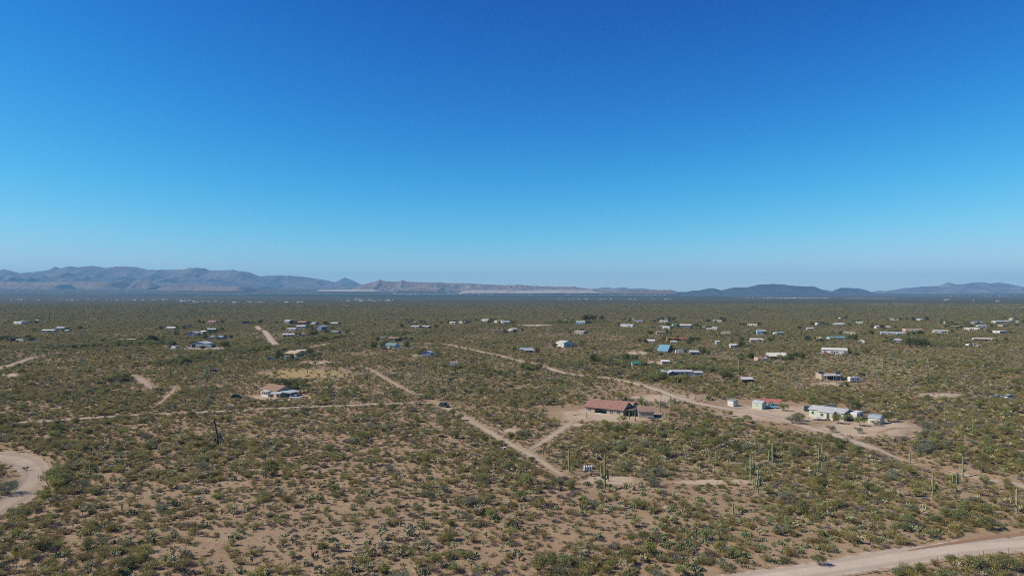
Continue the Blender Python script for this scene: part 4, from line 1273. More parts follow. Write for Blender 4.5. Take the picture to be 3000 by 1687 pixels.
vehicle('suv', 1213, 1019, 90, 'blue', 'blue car at the right end of the junk yard')
vehicle('suv', 1938, 1041.5, 10, 'black', 'black vehicle in front of the blue A-frame house')

def trailer_rv(px, py, L, yaw, label, col=None, h=2.35, name='travel_trailer', cat='travel trailer', win=3):
    root, s = spot(name, px, py, yaw)
    tag(root, label, cat, 'trailers and campers')
    c = col or WHITE; w = 1.2
    prof = [(-L/2,.55),(L/2-.25,.55),(L/2,1.0),(L/2-.05,h-.15),(L/2-.45,h+.42),(-L/2+.25,h+.45),(-L/2,h+.2)]
    MB().prism(prof, -w, w, 'y').build('body', c, root)
    MB().box(-L/2+.35, L/2-.6, -w+.08, w-.08, h+.44, h+.49).build('roof', R_WHITE, root)
    MB().box(-.5, .2, -.35, .35, h+.48, h+.72).build('air_conditioner', FRAME, root)
    for i in range(win):
        x = -L/2+L*(i+.6)/(win+.4)
        window(root, x, 1.35, .8, .6, y=-w, frame=GALV)
    MB().box(L*.18-.32, L*.18+.32, -w-.03, -w+.03, .7, 2.35).build('door', GALV, root)
    window(root, 0, 1.3, 1.2, .6, side='r', X=L/2)
    for yy in (-1, 1):
        for x in (-.75, .15): wheel(root, x, yy*(w-.12), .34, .2)
    MB().tube([(L/2-.3,0,.5),(L/2+1.1,0,.5)], .06, 5).build('hitch', DARKM, root)
    foot(root, 0, 0, L/2+.5)
    return root
trailer_rv(2510, 1228, 7.2, 45, 'white travel trailer between the mobile home and the gambrel shed')
trailer_rv(597, 1020.5, 12.5, 2, 'long white trailer with dark windows in front of the white barn', win=6)
trailer_rv(1798, 1063, 8, 8, 'white motorhome half hidden among trees left of the green roof')
trailer_rv(2503, 1119, 6, 5, 'small white trailer right of the solar roofed house', win=2)
trailer_rv(60, 1001, 7.5, 175, 'white camper at the far left edge in the distance', win=2)
trailer_rv(1331, 1072.5, 5.4, 0, 'lone white box trailer in the scrub right of the blue shed', col=CREAM, win=0, name='box_trailer', cat='trailer')
trailer_rv(1122, 1020, 8, 170, 'white motorhome at the left of the junk yard')
trailer_rv(2840, 1016.5, 7.5, 30, 'white camper left of a pair by the long grey-roofed house')
trailer_rv(2860, 1015.5, 7.5, 20, 'white camper right of a pair by the long grey-roofed house')
trailer_rv(2524, 1005.5, 5.0, 150, 'small white camper in scrub right of the teal-roofed building', win=1)
trailer_rv(1990, 1036.5, 6.0, 0, 'white box trailer right of the blue A-frame house', win=0, name='box_trailer', cat='trailer')
trailer_rv(852, 1054.5, 8.5, 4, 'white camper in front of the tan gabled house', win=2)

def flat_trailer():
    root, s = spot('flatbed_trailer', 2397, 1230, -10)
    tag(root, 'white flatbed car trailer parked in front of the mobile home', 'trailer', 'trailers and campers')
    MB().box(-2.4, 2.2, -1.0, 1.0, .52, .64).build('deck', WHITE, root)
    for yy in (-1, 1):
        MB().prism([(-1.0,.60),(1.0,.60),(.75,.98),(-.75,.98)], yy*1.12-.12, yy*1.12+.12, 'y').build('fender', FRAME, root)
        for x in (-.45, .45): wheel(root, x, yy*1.1, .33, .18)
    MB().tube([(-2.4,0,.55),(-3.5,0,.55)], .07, 5).build('tongue', DARKM, root)
    foot(root, 0, 0, 3.0)
flat_trailer()
def junk_canopy():
    root, s = spot('canopy', 2264, 1189, -18)
    tag(root, 'low rusty red roofed canopy behind the blue pickup', 'canopy')
    carport_parts(root, 6.5, 4.0, 1.75, R_RUST, WOOD, .35, 3)
    foot(root, 0, 2, 4)
junk_canopy()

# --- pipe corral round the white shed
def corral():
    root, s = spot('corral', 2152, 1186)
    tag(root, 'grey pipe rail corral around the small white shed', 'corral')
    inv = root.location
    P = []
    for px, py in ((2098,1180),(2128,1173),(2165,1170),(2200,1172),(2212,1183),(2200,1193),(2176,1196),(2150,1194),(2112,1190),(2098,1180)):
        x, D, z, _ = G(px, py); P.append(Vector((x-inv.x, D-inv.y, z-inv.z)))
    for a, b in zip(P[:-1], P[1:]):
        n = max(1, round((b-a).length/3))
        for k in range(n):
            q = a.lerp(b, k/n)
            MB().tube([q+Vector((0,0,-.3)), q+Vector((0,0,1.5))], .05, 5).build('post', GALV, root)
        for zz in (.5, .95, 1.4):
            MB().tube([a+Vector((0,0,zz)), b+Vector((0,0,zz))], .028, 4, False).build('rail', GALV, root)
corral()

# --- trampoline, tanks, small things near the red-roofed house
def trampoline():
    root, s = spot('trampoline', 1914, 1231, 0)
    tag(root, 'round black trampoline in front of the beige garage', 'trampoline')
    n = 20; R = 1.9
    ring = [(R*math.cos(2*math.pi*k/n), R*math.sin(2*math.pi*k/n), .8) for k in range(n+1)]
    MB().tube(ring, .05, 5, False).build('frame', DARKM, root)
    MB().poly([(p[0]*.95,p[1]*.95,.79) for p in ring[:-1]]+[(p[0]*.95,p[1]*.95,.75) for p in ring[:-1]], [tuple(range(n)), tuple(range(2*n-1,n-1,-1))]+[(i,(i+1)%n,n+(i+1)%n,n+i) for i in range(n)]).build('mat', DARKM, root)
    for k in range(6):
        a = 2*math.pi*k/6
        MB().tube([(R*math.cos(a),R*math.sin(a),-.1),(R*math.cos(a),R*math.sin(a),.8)], .04, 5).build('leg', GALV, root)
    foot(root, 0, 0, 3)
trampoline()
def water_tank(px, py, rad, h, label, stand=.35, mat=None, i=0):
    root, s = spot('water_tank', px, py)
    tag(root, label, 'tank', 'white tanks in a row')
    prof = [(rad*.96,stand),(rad,stand+.05),(rad,stand+h-.14),(rad*.82,stand+h-.03),(rad*.3,stand+h),(0.001,stand+h)]
    n = 16; V = []; Fs = []
    for r_, z in prof:
        for k in range(n): V.append((r_*math.cos(2*math.pi*k/n), r_*math.sin(2*math.pi*k/n), z))
    for j in range(len(prof)-1):
        for k in range(n):
            k2 = (k+1) % n; Fs.append((j*n+k, j*n+k2, (j+1)*n+k2, (j+1)*n+k))
    link('tank_body', mesh_np('tank_body', V, Fs, mat or WHITE, True), root)
    MB().tube([(0,0,stand+h-.02),(0,0,stand+h+.07)], rad*.35, 10).build('lid', FRAME, root)
    MB().box(-rad, rad, -rad, rad, -.2, stand-.01).build('stand', WOOD, root)
    foot(root, 0, 0, 2.2)
for i, t in enumerate(('leftmost of the four white upright tanks in a row', 'second from left of the four white upright tanks', 'third from left of the four white upright tanks', 'rightmost of the four white upright tanks in a row')):
    water_tank(1713+6.6*i, 1381.5-.15*i, .285, 1.25, t)
def small_post_box():
    root, s = spot('meter_post', 1703, 1383)
    tag(root, 'small grey meter post left of the four white tanks', 'meter post')
    MB().box(-.05, .05, -.05, .05, -.3, .9).build('post', GALV, root)
    MB().box(-.16, .16, -.13, -.045, .45, .95).build('meter_box', GALV, root)
small_post_box()
def well_box():
    root, s = spot('utility_box', 1478.5, 1316.5, 10)
    tag(root, 'small white utility box beside the middle dirt track', 'utility box')
    MB().box(-.42, .42, -.3, .3, -.2, .62).build('body', WHITE, root)
    MB().box(-.47, .47, -.35, .35, .625, .70).build('lid', FRAME, root)
    MB().box(-.2, .2, -.33, -.29, .08, .45).build('door', DARKM, root)
    foot(root, 0, 0, 2)
well_box()
def log_pipe():
    root, s = spot('pole', 1690, 1215.5, 42)
    tag(root, 'dark pole lying on bare ground left of the red-roofed house', 'pole')
    root.location.z += .1
    MB().tube([(-2.2,0,0),(0,.1,.03),(2.2,0,0)], [.09,.1,.08], 6).build('shaft', BROWN, root)
    MB().tube([(-2.2,0,0),(-2.26,0,0)], .105, 6).build('end_cap', DARKM, root)
log_pipe()

# --- brown-roofed house on the left with carports
def brown_house():
    root, s = spot('house', 786, 1160, -38)
    tag(root, 'house with broad brown shingle roof behind white carports on the left', 'house', HG)
    gable_parts(root, 12.5, 9.5, 2.7, 1.9, 'x', TAN, paint('brown_shingles', (0.215,0.142,0.104), .9, .08, 2.0), .45)
    for x in (-4, -1, 2.5): window(root, x, .9, 1.2, 1.1)
    door(root, .8, mat=WHITE); window(root, 4.5, .9, 1.4, 1.1, side='r', X=6.25)
    for q in (-3, 3): foot(root, q, 4.5, 6.5)
brown_house()
def sunroom():
    root, s = spot('sunroom', 776, 1161.5, -34)
    tag(root, 'white screened sunroom at the left front of the brown-roofed house', 'sunroom', HG)
    w, d, h = 4.6, 3.4, 2.4
    MB().prism([(0,-.3),(d,-.3),(d,h+.35),(0,h)], -w/2, w/2, 'x').build('wall', WHITE, root)
    MB().prism([(-.3,h-.0),(d+.25,h+.41),(d+.25,h+.52),(-.3,h+.11)], -w/2-.25, w/2+.25, 'x').build('roof', R_WHITE, root)
    for x in (-1.5,0,1.5): window(root, x, 1.0, 1.1, 1.0, frame=FRAME)
    foot(root, 0, 1.5, 3.2)
sunroom()
def carport(px, py, w, d, h, yaw, roof, label, nx=2, rise=0, post=None):
    root, s = spot('carport', px, py, yaw)
    tag(root, label, 'carport', 'metal carports')
    carport_parts(root, w, d, h, roof, post, .25, nx, .16, rise=rise)
    foot(root, 0, d/2, max(w,d)*.5+.5)
    return root
carport(806, 1169.5, 4.3, 3.6, 2.3, 6, R_WHITE, 'small white carport in front of the brown-roofed house')
carport(834, 1166.5, 7.0, 6.0, 2.5, -28, R_PBLUE, 'pale blue roofed carport beside the white pickup', 3)
carport(1253, 1015, 5.6, 4, 2.2, 0, R_TAN, 'tan flat carport at the right of the junk yard', 3)
carport(1176, 1016, 4.6, 4, 2.2, 0, R_TAN, 'tan carport in the middle of the junk yard')
carport(365, 1003, 14, 8, 2.6, -8, R_TAN, 'low wide tan roofed carport left of the big green tree', 4)
carport(1115, 997.5, 6.5, 5, 2.6, 0, R_SBLUE, 'blue-grey carport left of the dark brown house')
carport(884, 1037, 6.5, 5, 2.5, 28, R_LGREY, 'grey sloping roof behind the tan gabled house', 3)

# --- the long white mobile home, the white barn and the other landmark buildings of the middle distance
def long_mobile():
    root, s = spot('mobile_home', 1992, 1102, 3)
    tag(root, 'very long mobile home with pale blue-white roof among green trees', 'mobile home', HG)
    gable_parts(root, 19, 5.5, 2.5, .75, 'x', CREAM, R_PBLUE, .4, x0=-2.5)
    gable_parts(root, 5.6, 4.2, 2.0, .5, 'x', TEALW, R_WHITE, .3, x0=10.0, y0=-.4, wname='annex_wall', rname='annex_roof')
    gable_parts(root, 4.2, 3.4, 2.2, .95, 'y', DGREY, R_PBLUE, .35, x0=-5.2, y0=-3.5, wname='porch_wall', rname='porch_roof')
    for x in (-10.5, -8.3, -1.5, 1.4, 4.2): window(root, x, 1.0, 1.1, .9)
    window(root, 10.4, .9, .8, .8, y=-.4); door(root, 2.8)
    for q in (-10, -5, 0, 5, 10): foot(root, q, 2, 4.2)
long_mobile()
def barn():
    root, s = spot('barn', 576, 1020, 0)
    tag(root, 'white metal barn with pale blue gable roof behind a long trailer', 'barn', HG)
    gable_parts(root, 13, 14, 3.3, 1.5, 'y', R_PBLUE, R_WHITE, .3, y0=3.2)
    MB().box(-5.2, -2.2, 3.13, 3.25, .02, 2.9).build('barn_door', DARKM, root)
    MB().box(2.2, 5.0, 3.13, 3.25, .02, 2.9).build('barn_door', WHITE, root)
    foot(root, 0, 8, 9)
barn()
def barn2():
    root, s = spot('barn', 1640, 1016, -55)
    tag(root, 'big plain white metal barn with a shaded grey end wall', 'barn', HG)
    gable_parts(root, 10.5, 10, 3.7, 1.4, 'x', WHITE, R_WHITE, .2)
    MB().box(5.23, 5.32, 3.5, 6.5, .02, 3.0).build('barn_door', GREYW, root)
    window(root, -3, 1.4, 1.2, 1.0); window(root, 2, 1.4, 1.2, 1.0)
    for q in (-3, 3): foot(root, q, 4.5, 6)
barn2()
def a_frame():
    root, s = spot('house', 1940, 1032.5, -42)
    tag(root, 'steep A-frame house with bright blue metal roof', 'house', HG)
    w, d, hh = 8.6, 8.5, 5.7
    MB().prism([(.9,-.3),(d-.9,-.3),(d-.9,1.9),(d/2,hh-.25),(.9,1.9)], -w/2, w/2, 'x').build('wall', BROWN, root)
    MB().prism([(-.2,1.0),(d/2,hh),(d+.2,1.0),(d+.2,1.2),(d/2,hh+.2),(-.2,1.2)], -w/2-.5, w/2+.5, 'x').build('roof', R_BLUE, root)
    window(root, d/2, 1.0, 2.0, 1.3, side='r', X=w/2); window(root, d/2, 3.2, 1.2, 1.0, side='r', X=w/2)
    window(root, -2, .5, 1.2, .7, y=.9); window(root, 2, .5, 1.2, .7, y=.9)
    foot(root, 0, 4, 7)
a_frame()
def dome():
    root, s = spot('dome_house', 2397.5, 999, 0)
    tag(root, 'tan geodesic dome house in the right middle distance', 'dome house', HG)
    R, n = 4.6, 16; V = [(0,0,R*.98)]; Fs = []
    lev = [80,60,40,20,2]
    for a in lev:
        for k in range(n):
            w = 2*math.pi*(k+.5*(a//20 % 2))/n; q = math.radians(a)
            V.append((R*math.cos(q)*math.cos(w), R*math.cos(q)*math.sin(w), R*math.sin(q)-.2))
    for k in range(n): Fs.append((0, 1+k, 1+(k+1) % n))
    for j in range(len(lev)-1):
        for k in range(n):
            a, b = 1+j*n+k, 1+j*n+(k+1) % n; c, d_ = 1+(j+1)*n+k, 1+(j+1)*n+(k+1) % n
            Fs += [(a, c, d_), (a, d_, b)]
    link('shell', mesh_np('shell', V, Fs, paint('tan_dome_shell', (0.55,0.42,0.28), .85, .06)), root)
    MB().box(-1.1, 1.1, -R-.9, -R+1.2, -.3, 2.2).build('entry', TAN, root)
    MB().box(-.5, .5, -R-.96, -R-.89, .02, 2.0).build('door', BROWN, root)
    foot(root, 0, 0, 6)
dome()
def solar_house():
    root, s = spot('house', 2446, 1114, -2)
    tag(root, 'flat-roofed house with two dark solar arrays and white carport front', 'house', HG)
    flat_parts(root, 11.5, 8, 2.9, BEIGE, R_TAN, y0=3.0)
    carport_parts(root, 7.6, 3.0, 2.35, R_WHITE, FRAME, .2, 3, .3, x0=-.8, y0=-.1)
    for i, x in enumerate((-4.6, 4.3)):
        f = MB().prism([(5.2,2.75),(7.4,3.75),(7.4,3.80),(5.2,2.80)], x-1.25, x+1.25, 'x').build('solar_array', GALV, root)
        for k in range(3):
            MB().prism([(5.22,2.80),(7.38,3.78),(7.38,3.83),(5.22,2.85)], x-1.2+.82*k, x-1.2+.82*k+.76, 'x').build('solar_panel', glass('solar_cell', (.02,.03,.06)), f)
    window(root, 4.6, 1.0, 1.2, 1.0, y=3.0); window(root, -4.2, 1.0, 1.2, 1.0, y=3.0)
    MB().box(-2.2, .8, 2.9, 3.04, .02, 2.2).build('garage_door', DARKM, root)
    for q in (-4, 4): foot(root, q, 4, 6)
    foot(root, 0, -3, 5)
solar_house()
def cream_barn():
    root, s = spot('barn', 2283, 1053.5, 0)
    tag(root, 'long open building with a bright cream metal roof', 'barn', HG)
    w, d = 14.2, 9
    gable_parts(root, w-.6, 4.2, 2.6, .6, 'x', DGREY, R_CREAM, .2, y0=4.4, wname='wall', rname='rear_roof')
    MB().prism([(-.2,2.25),(6.4,4.4),(6.4,4.55),(-.2,2.40)], -w/2, w/2, 'x').build('roof', R_CREAM, root)
    for x in (-6.8,-3.4,0,3.4,6.8): MB().box(x-.08,x+.08,.02,.18,-.3,2.3).build('post', FRAME, root)
    for x in (-4.5,-1,2.5,5): window(root, x, .8, 1.1, 1.1, y=4.4)
    for q in (-4, 4): foot(root, q, 4, 6)
    m = MB().box(-w/2-1.2, w/2+1.6, -2.6, -2.45, -.3, 1.1).build('yard_wall', TAN, root)
cream_barn()
def adobe():
    root, s = spot('house', 1985, 1000.5, -3)
    tag(root, 'salmon orange adobe house with flat roof and dark portal', 'house', HG)
    w, h, d = 18.5, 3.6, 8
    flat_parts(root, 5.5, d, h, SALMON, R_TAN, x0=-6.5); flat_parts(root, 6.0, d+1, h+.15, SALMON, R_TAN, x0=6.2, y0=-.6, wname='right_wing_wall')
    flat_parts(root, 7.0, 5, h-.2, SALMON, R_TAN, x0=-.25, y0=2.6, wname='centre_wall')
    MB().box(-3.7, 3.15, .3, 2.55, h-.75, h-.45).build('portal_roof', SALMON, root)
    for x in (-1.9, .2, 2.2): MB().box(x-.15, x+.15, .35, .65, -.3, h-.76).build('portal_post', BROWN, root)
    window(root, -6.5, 1.0, 1.3, 1.2); window(root, 6.2, 1.0, 1.6, 1.3, y=-.6); window(root, -1, .9, 1.3, 1.3, y=2.6); door(root, 1.4, y=2.6, mat=BROWN)
    for q in (-6, 0, 6): foot(root, q, 3.5, 5.5)
adobe()
r_ = B('gx', 2412, 2478, 1036.5, 1020, WHITE, R_LGREY, 'big white mobile home with tan-grey roof and cars in front', -22, 8, 1.2, 'mobile_home', 'mobile home', 4)
MB().box(1.0, 1.6, 3.5, 4.1, 3.5, 5.0).build('chimney', DGREY, r_)
r_ = B('gy', 1236, 1264, 1045.5, 1028.5, BLUEW, R_PBLUE, 'slate blue metal shed with pale blue gable roof in the centre', -10, 6, 1.1, 'shed', 'shed', 0, False)
MB().box(-1.2, .2, -.06, .03, .02, 2.1).build('door', BLUEW, r_)
B('gx', 829, 872, 1045, 1029, TAN, R_TAN, 'tan gabled house with a camper in front left of centre', -38, 9, 1.7)
r_ = B('gx', 1522, 1562, 1033, 1019, GREYW, R_SBLUE, 'blue-grey mobile home with tan centre roof and white porch', -6, 7, 1.2, 'mobile_home', 'mobile home')
porch(r_, 2, 8, 2.4, 2.1, R_WHITE)
B('gx', 1853, 1877, 1076, 1066, TAN, R_GREEN, 'small house with a green metal roof among dense trees', 0, 6, 1.3)
B('gx', 2430, 2479, 996.5, 987, TEALW, R_TEAL, 'long low building with teal roof right of the tan dome', -3, 8, 1.2)
r_ = B('flat', 1443, 1490, 975, 966.5, TAN, R_TAN, 'tan flat-roofed adobe house with a dark portal near the centre', 4, 9)
porch(r_, 5, 7, 2.6, 2.4, R_BROWN, BROWN)
B('gy', 1487, 1503, 970.5, 962.5, WHITE, R_WHITE, 'white garage just right of the tan flat-roofed adobe', 0, 9, 1.4, 'garage', 'garage', 1)
B('gx', 1136, 1167, 1000.5, 988, BROWN, R_BROWN, 'dark brown house with white framed windows above the junk yard', -14, 8)
B('gx', 1126, 1158, 1021, 1006, WHITE, R_TEAL, 'white house with teal-grey roof in the junk yard', -18, 8)
B('gx', 2218, 2244, 979, 966, LBLUE, R_SBLUE, 'light blue gabled house in the right distance', -12, 8, 1.7)
r_ = B('flat', 2859, 2915, 1000.5, 990.5, PINK, R_LGREY, 'long low house with grey-white roof and pink wall on the right', 0, 9)
porch(r_, -4, 14, 3, 2.6, R_LGREY)
B('flat', 30, 72, 949.5, 941.5, WHITE, R_PBLUE, 'long white flat-roofed house at the far left', 0, 9, nwin=4)
B('gx', 103, 111, 943, 940.5, WHITE, R_WHITE, 'tiny white shed right of the far left white house', 0, 4, 1, 'shed', 'shed', 1, False)
B('gx', 163, 196, 967, 957.5, WHITE, R_PBLUE, 'white house with pale roof, the rearmost of a pair on the left', 3, 8)
B('gx', 122, 157, 974, 965.5, WHITE, R_CREAM, 'white house with cream roof, the nearest of a pair on the left', 6, 8)
B('gx', 189, 199, 974, 969.5, WHITE, R_WHITE, 'small white shed just right of the cream-roofed house', 0, 4, .8, 'shed', 'shed', 1, False)
B('gx', 22, 36, 999, 990.5, TAN, R_LGREY, 'small tan house left of the white camper at the left edge', 0, 6)
vehicle('pickup', 95, 1002.5, 30, 'white', 'white truck right of the camper at the left edge')
B('gx', 485, 512, 966.5, 957.5, PINK, R_LGREY, 'pale pink house left of the big pale tree', -6, 8)
B('gx', 606, 631, 948.5, 940, PINK, R_RED, 'far house with dull red roof on the left beside dark trees', -8, 9)
r_ = B('gy', 548, 575, 985, 971.5, BLUEW, R_WHITE, 'blue-grey house with white gable roof above the white barn', -4, 9)
carport(553, 984, 6, 5, 2.3, 0, R_PBLUE, 'pale carport left of the blue-grey house above the barn')
B('gx', 583, 602, 977.5, 970, WHITE, R_CREAM, 'small white house right of the blue-grey gabled one', 0, 6)
B('gx', 609, 630, 971.5, 962, GREYW, R_WHITE, 'grey house with bright white roof beside a dark tree', 0, 8)
B('gx', 612, 653, 994.5, 984.5, BLUEW, R_SBLUE, 'long blue-grey mobile home above the white barn trailer', -5, 7, 1.0, 'mobile_home', 'mobile home', 4)
B('flat', 709, 741, 948.5, 942, DGREY, R_TAN, 'far flat dark house left of the pale climbing road', 0, 8)
B('gx', 827, 851, 948.5, 937.5, DGREY, R_PBLUE, 'far house with pale blue roof right of the pale climbing road', 0, 8)
B('gx', 871, 896, 951, 941.5, BROWN, R_RED, 'far brown house with dull reddish roof left of centre', -4, 8)
B('gx', 908, 925, 951, 944.5, GREYW, R_GREY, 'far small grey house next to the reddish roofed one', 0, 7)
B('gx', 866, 894, 962.5, 953, GREYW, R_WHITE, 'grey house with white roof in a cluster left of centre', -8, 8)
B('gx', 838, 866, 969, 961.5, WHITE, R_WHITE, 'low white house in front of a cluster left of centre', 0, 7)
B('gy', 928, 943, 969, 953.5, BLUEW, R_WHITE, 'blue-grey house with stacked white gables left of centre', 0, 10, 1.6)
B('gx', 968, 989, 952, 944.5, GREYW, R_LGREY, 'far house with pale grey gable roof near the centre left', -6, 8)
B('gx', 968, 991, 978.5, 969, DGREY, R_SBLUE, 'dark slate house among scrub left of centre', -10, 8)
B('gx', 830, 861, 987, 977.5, PGREEN, R_LGREY, 'pale grey-green house half hidden by shrubs left of centre', 0, 8)
B('gy', 866, 885, 985.5, 977, WHITE, R_TAN, 'white walled house with tan roof right of the grey-green one', -12, 8)
B('flat', 1190, 1201, 943, 937.5, TAN, R_TAN, 'tiny far tan house left of a tall power pole', 0, 7, nwin=1)
B('gx', 1213, 1224, 948, 942.5, WHITE, R_CREAM, 'tiny far cream house among shrubs left of centre', 0, 6, nwin=1)
B('gx', 1201, 1227, 962, 954, DGREY, R_GREY, 'dark grey low house among shrubs left of centre', 0, 8)
B('gx', 1234, 1257, 961.5, 955, BROWN, R_WHITE, 'long thin white roofed building right of the dark grey house', 0, 7)
B('flat', 1225, 1237, 966, 961, TAN, R_TAN, 'small tan shed below the dark grey house', 0, 5, name='shed', cat='shed', nwin=1)
B('gx', 1315, 1333, 949, 943.5, WHITE, R_WHITE, 'far white house, left of a pair at the centre', 0, 7)
B('gx', 1343, 1362, 948, 942, TAN, R_LGREY, 'far grey-roofed house, right of a pair at the centre', 0, 7)
B('gx', 1408, 1429, 941.5, 935, WHITE, R_WHITE, 'far white house left of the large white complex', 0, 8)
B('flat', 1446, 1472, 947, 938.5, CREAM, R_TAN, 'large cream house, left half of the far white complex', 0, 10)
B('gx', 1474, 1494, 949.5, 940.5, GREYW, R_PBLUE, 'blue-roofed building, right half of the far white complex', 0, 8)
B('gx', 1651, 1664, 942, 937.5, WHITE, R_LGREY, 'tiny far pale roof among dark trees right of centre', 0, 7, nwin=1)
B('gx', 1688, 1714, 950, 940.5, LBLUE, R_PBLUE, 'pale blue house below tall dark trees right of centre', -10, 9)
B('gx', 1683, 1709, 977.5, 969.5, GREYW, R_TAN, 'grey-brown house alone in scrub right of centre', 0, 8)
B('gx', 1818, 1852, 957, 950.5, TEALW, R_WHITE, 'pale green and white mobile home right of centre', 0, 7)
B('gx', 1837, 1858, 939.5, 932.5, TAN, R_BROWN, 'far house with brown roof right of the tall dark trees', 0, 8)
B('gx', 1859, 1883, 944.5, 938, WHITE, R_SBLUE, 'far white house with blue-grey roof right of the brown one', 0, 8)
B('gx', 1932, 1954, 944.5, 939, GREYW, R_WHITE, 'far grey house with a long bright white roof', 0, 8)
B('gx', 1948, 1959, 938.5, 933.5, WHITE, R_WHITE, 'tiny far white house above the long white roof', 0, 7, nwin=1)
B('flat', 1933, 1960, 963, 956, WHITE, R_PBLUE, 'white flat house above the brown-roofed one right of centre', 0, 8)
B('gx', 1923, 1950, 980, 970.5, TAN, R_BROWN, 'house with dark brown roof above the salmon adobe', -5, 8)
B('gx', 1971, 1982, 955.5, 951, TEALW, R_TEAL, 'small pale green shed left of the large white-roofed house', 0, 6, nwin=1)
r_ = B('gx', 1992, 2024, 963, 950, DGREY, R_WHITE, 'large dark house with a bright white roof right of centre', -20, 9)
B('flat', 2050, 2064, 962, 956, TAN, R_WHITE, 'small tan house at the left of a white cluster', 0, 6, nwin=2)
trailer_rv(2080, 966.5, 9, 170, 'white motorhome in the middle of a white cluster', win=2)
B('gx', 2086, 2099, 966, 960.5, WHITE, R_WHITE, 'white shed at the right of a white cluster', 0, 6, nwin=1)
B('gx', 1894, 1918, 1006, 995.5, GREYW, R_LGREY, 'grey house left of the salmon adobe', -14, 8)
B('gx', 1965, 1983, 1009, 1002, GREYW, R_GREY, 'low grey house just below the salmon adobe', -10, 7)
B('flat', 2003, 2013, 1031.5, 1026, CREAM, R_TAN, 'tiny cream shed behind the white box trailer', 0, 4, name='shed', cat='shed', nwin=1)
B('gx', 2022, 2049, 1040, 1032, DGREY, R_WHITE, 'dark low house with white roof edge right of the A-frame', 3, 7)
B('flat', 2105, 2140, 980, 972, BEIGE, R_TAN, 'long beige house among shrubs right of the salmon adobe', 0, 8, nwin=4)
B('gx', 2199, 2236, 1002.5, 992, GREYW, R_LGREY, 'grey house with pale angled roofs right of centre', -12, 9)
B('gx', 2140, 2164, 1019.5, 1010.5, WHITE, R_WHITE, 'white house with white roof alone in brown scrub', -6, 7)
B('gx', 2091, 2112, 944, 939, WHITE, R_LGREY, 'far pale roofed house in the right distance', 0, 8)
B('gx', 2117, 2125, 942, 936, WHITE, R_WHITE, 'tiny far white house right of the pale roofed one', 0, 6, nwin=1)
B('flat', 2191, 2216, 955, 949, CREAM, R_WHITE, 'far cream house below small dark trees on the right', 0, 8)
B('flat', 2219, 2252, 1060, 1052, PINK, R_TAN, 'low tan house half hidden left of the cream-roofed barn', 0, 7)
B('gx', 1939, 1962, 1069.5, 1063.5, PINK, R_LGREY, 'low pinkish shed above the long mobile home', 0, 5, name='shed', cat='shed', nwin=1)
B('gx', 2273, 2300, 981, 973.5, TEALW, R_SBLUE, 'house with blue-grey roof above the tan dome on the left', 0, 7)
B('gx', 2365, 2383, 968, 959.5, WHITE, R_PBLUE, 'white house between dark shrubs above the tan dome', -12, 7)
B('flat', 2472, 2503, 980, 974, BEIGE, R_LGREY, 'low grey-tan house above the teal-roofed building', 0, 7)
B('gy', 2394, 2402, 954, 945.5, WHITE, R_WHITE, 'tiny far white gabled house on the right', 0, 7, nwin=1)
trailer_rv(2434, 953, 8, 165, 'far white motorhome left of a white-roofed house', win=2)
B('gx', 2448, 2473, 955, 946.5, GREYW, R_WHITE, 'far grey house with white roof right of a motorhome', -14, 9)
B('gx', 2501, 2525, 949.5, 944, TEALW, R_WHITE, 'far house with thin white hip roof on the right', 0, 8)
B('gx', 2461, 2470, 935, 932, WHITE, R_WHITE, 'lone tiny white shed far out on the plain', 0, 7, name='shed', cat='shed', nwin=1)
B('gx', 2567, 2577, 962, 957, WHITE, R_WHITE, 'small far white house, left of a pair on the right', 0, 6, nwin=1)
B('gx', 2596, 2610, 963, 957, PINK, R_CREAM, 'small far cream-roofed house, right of a pair', -10, 6, nwin=1)
B('gx', 2583, 2622, 981, 973, WHITE, R_PBLUE, 'long white mobile home, left of a cluster behind the big green tree', 0, 7, 1, 'mobile_home', 'mobile home')
B('gx', 2628, 2652, 982, 975, LBLUE, R_WHITE, 'pale blue house, middle of a cluster behind the big green tree', 0, 7)
B('flat', 2659, 2683, 980, 974.5, WHITE, R_WHITE, 'white flat house, right of a cluster behind the big green tree', 0, 7)
B('gx', 2611, 2632, 938.5, 934.5, GREYW, R_WHITE, 'far house with a thin white roof on the right plain', 0, 9)
B('flat', 2653, 2703, 971.5, 963.5, PINK, R_CREAM, 'long pinkish white house on the right', -10, 9, nwin=4)
B('gx', 2740, 2775, 976, 967.5, WHITE, R_GREY, 'white house with slate grey roof on the right', -20, 9)
B('carport', 2788, 2812, 961, 957, TAN, R_TAN, 'tan roofed open shelter over dark shade on the right', 0, 7, name='shelter', cat='shelter')
B('flat', 2830, 2863, 967, 960, WHITE, R_WHITE, 'low bright white house on the right', 0, 8, nwin=4)
B('gx', 2868, 2891, 960, 954, WHITE, R_PBLUE, 'white house with pale blue roof on the right', -10, 8)
B('gx', 2853, 2879, 951, 942, GREYW, R_SBLUE, 'far grey house with blue-grey roof behind dark shrubs on the right', 0, 9)
B('gx', 2914, 2965, 946, 940, WHITE, R_WHITE, 'long far white house near the right edge', 3, 9, nwin=4)
B('flat', 2933, 2959, 957, 952.5, TAN, R_TAN, 'far tan house near the right edge', 0, 7)
B('flat', 2924, 2954, 977, 969, WHITE, R_WHITE, 'white walled house with many openings near the right edge', 0, 8, nwin=4)
B('gx', 2865, 2872.5, 1019, 1012, TAN, R_TAN, 'tiny tan shed below a pair of campers on the right', 0, 3, .5, 'shed', 'shed', 1, False)
B('gx', 2621, 2640, 1003.5, 997.5, TEALW, R_WHITE, 'white-roofed shed left of the big green tree on the right', 0, 6)
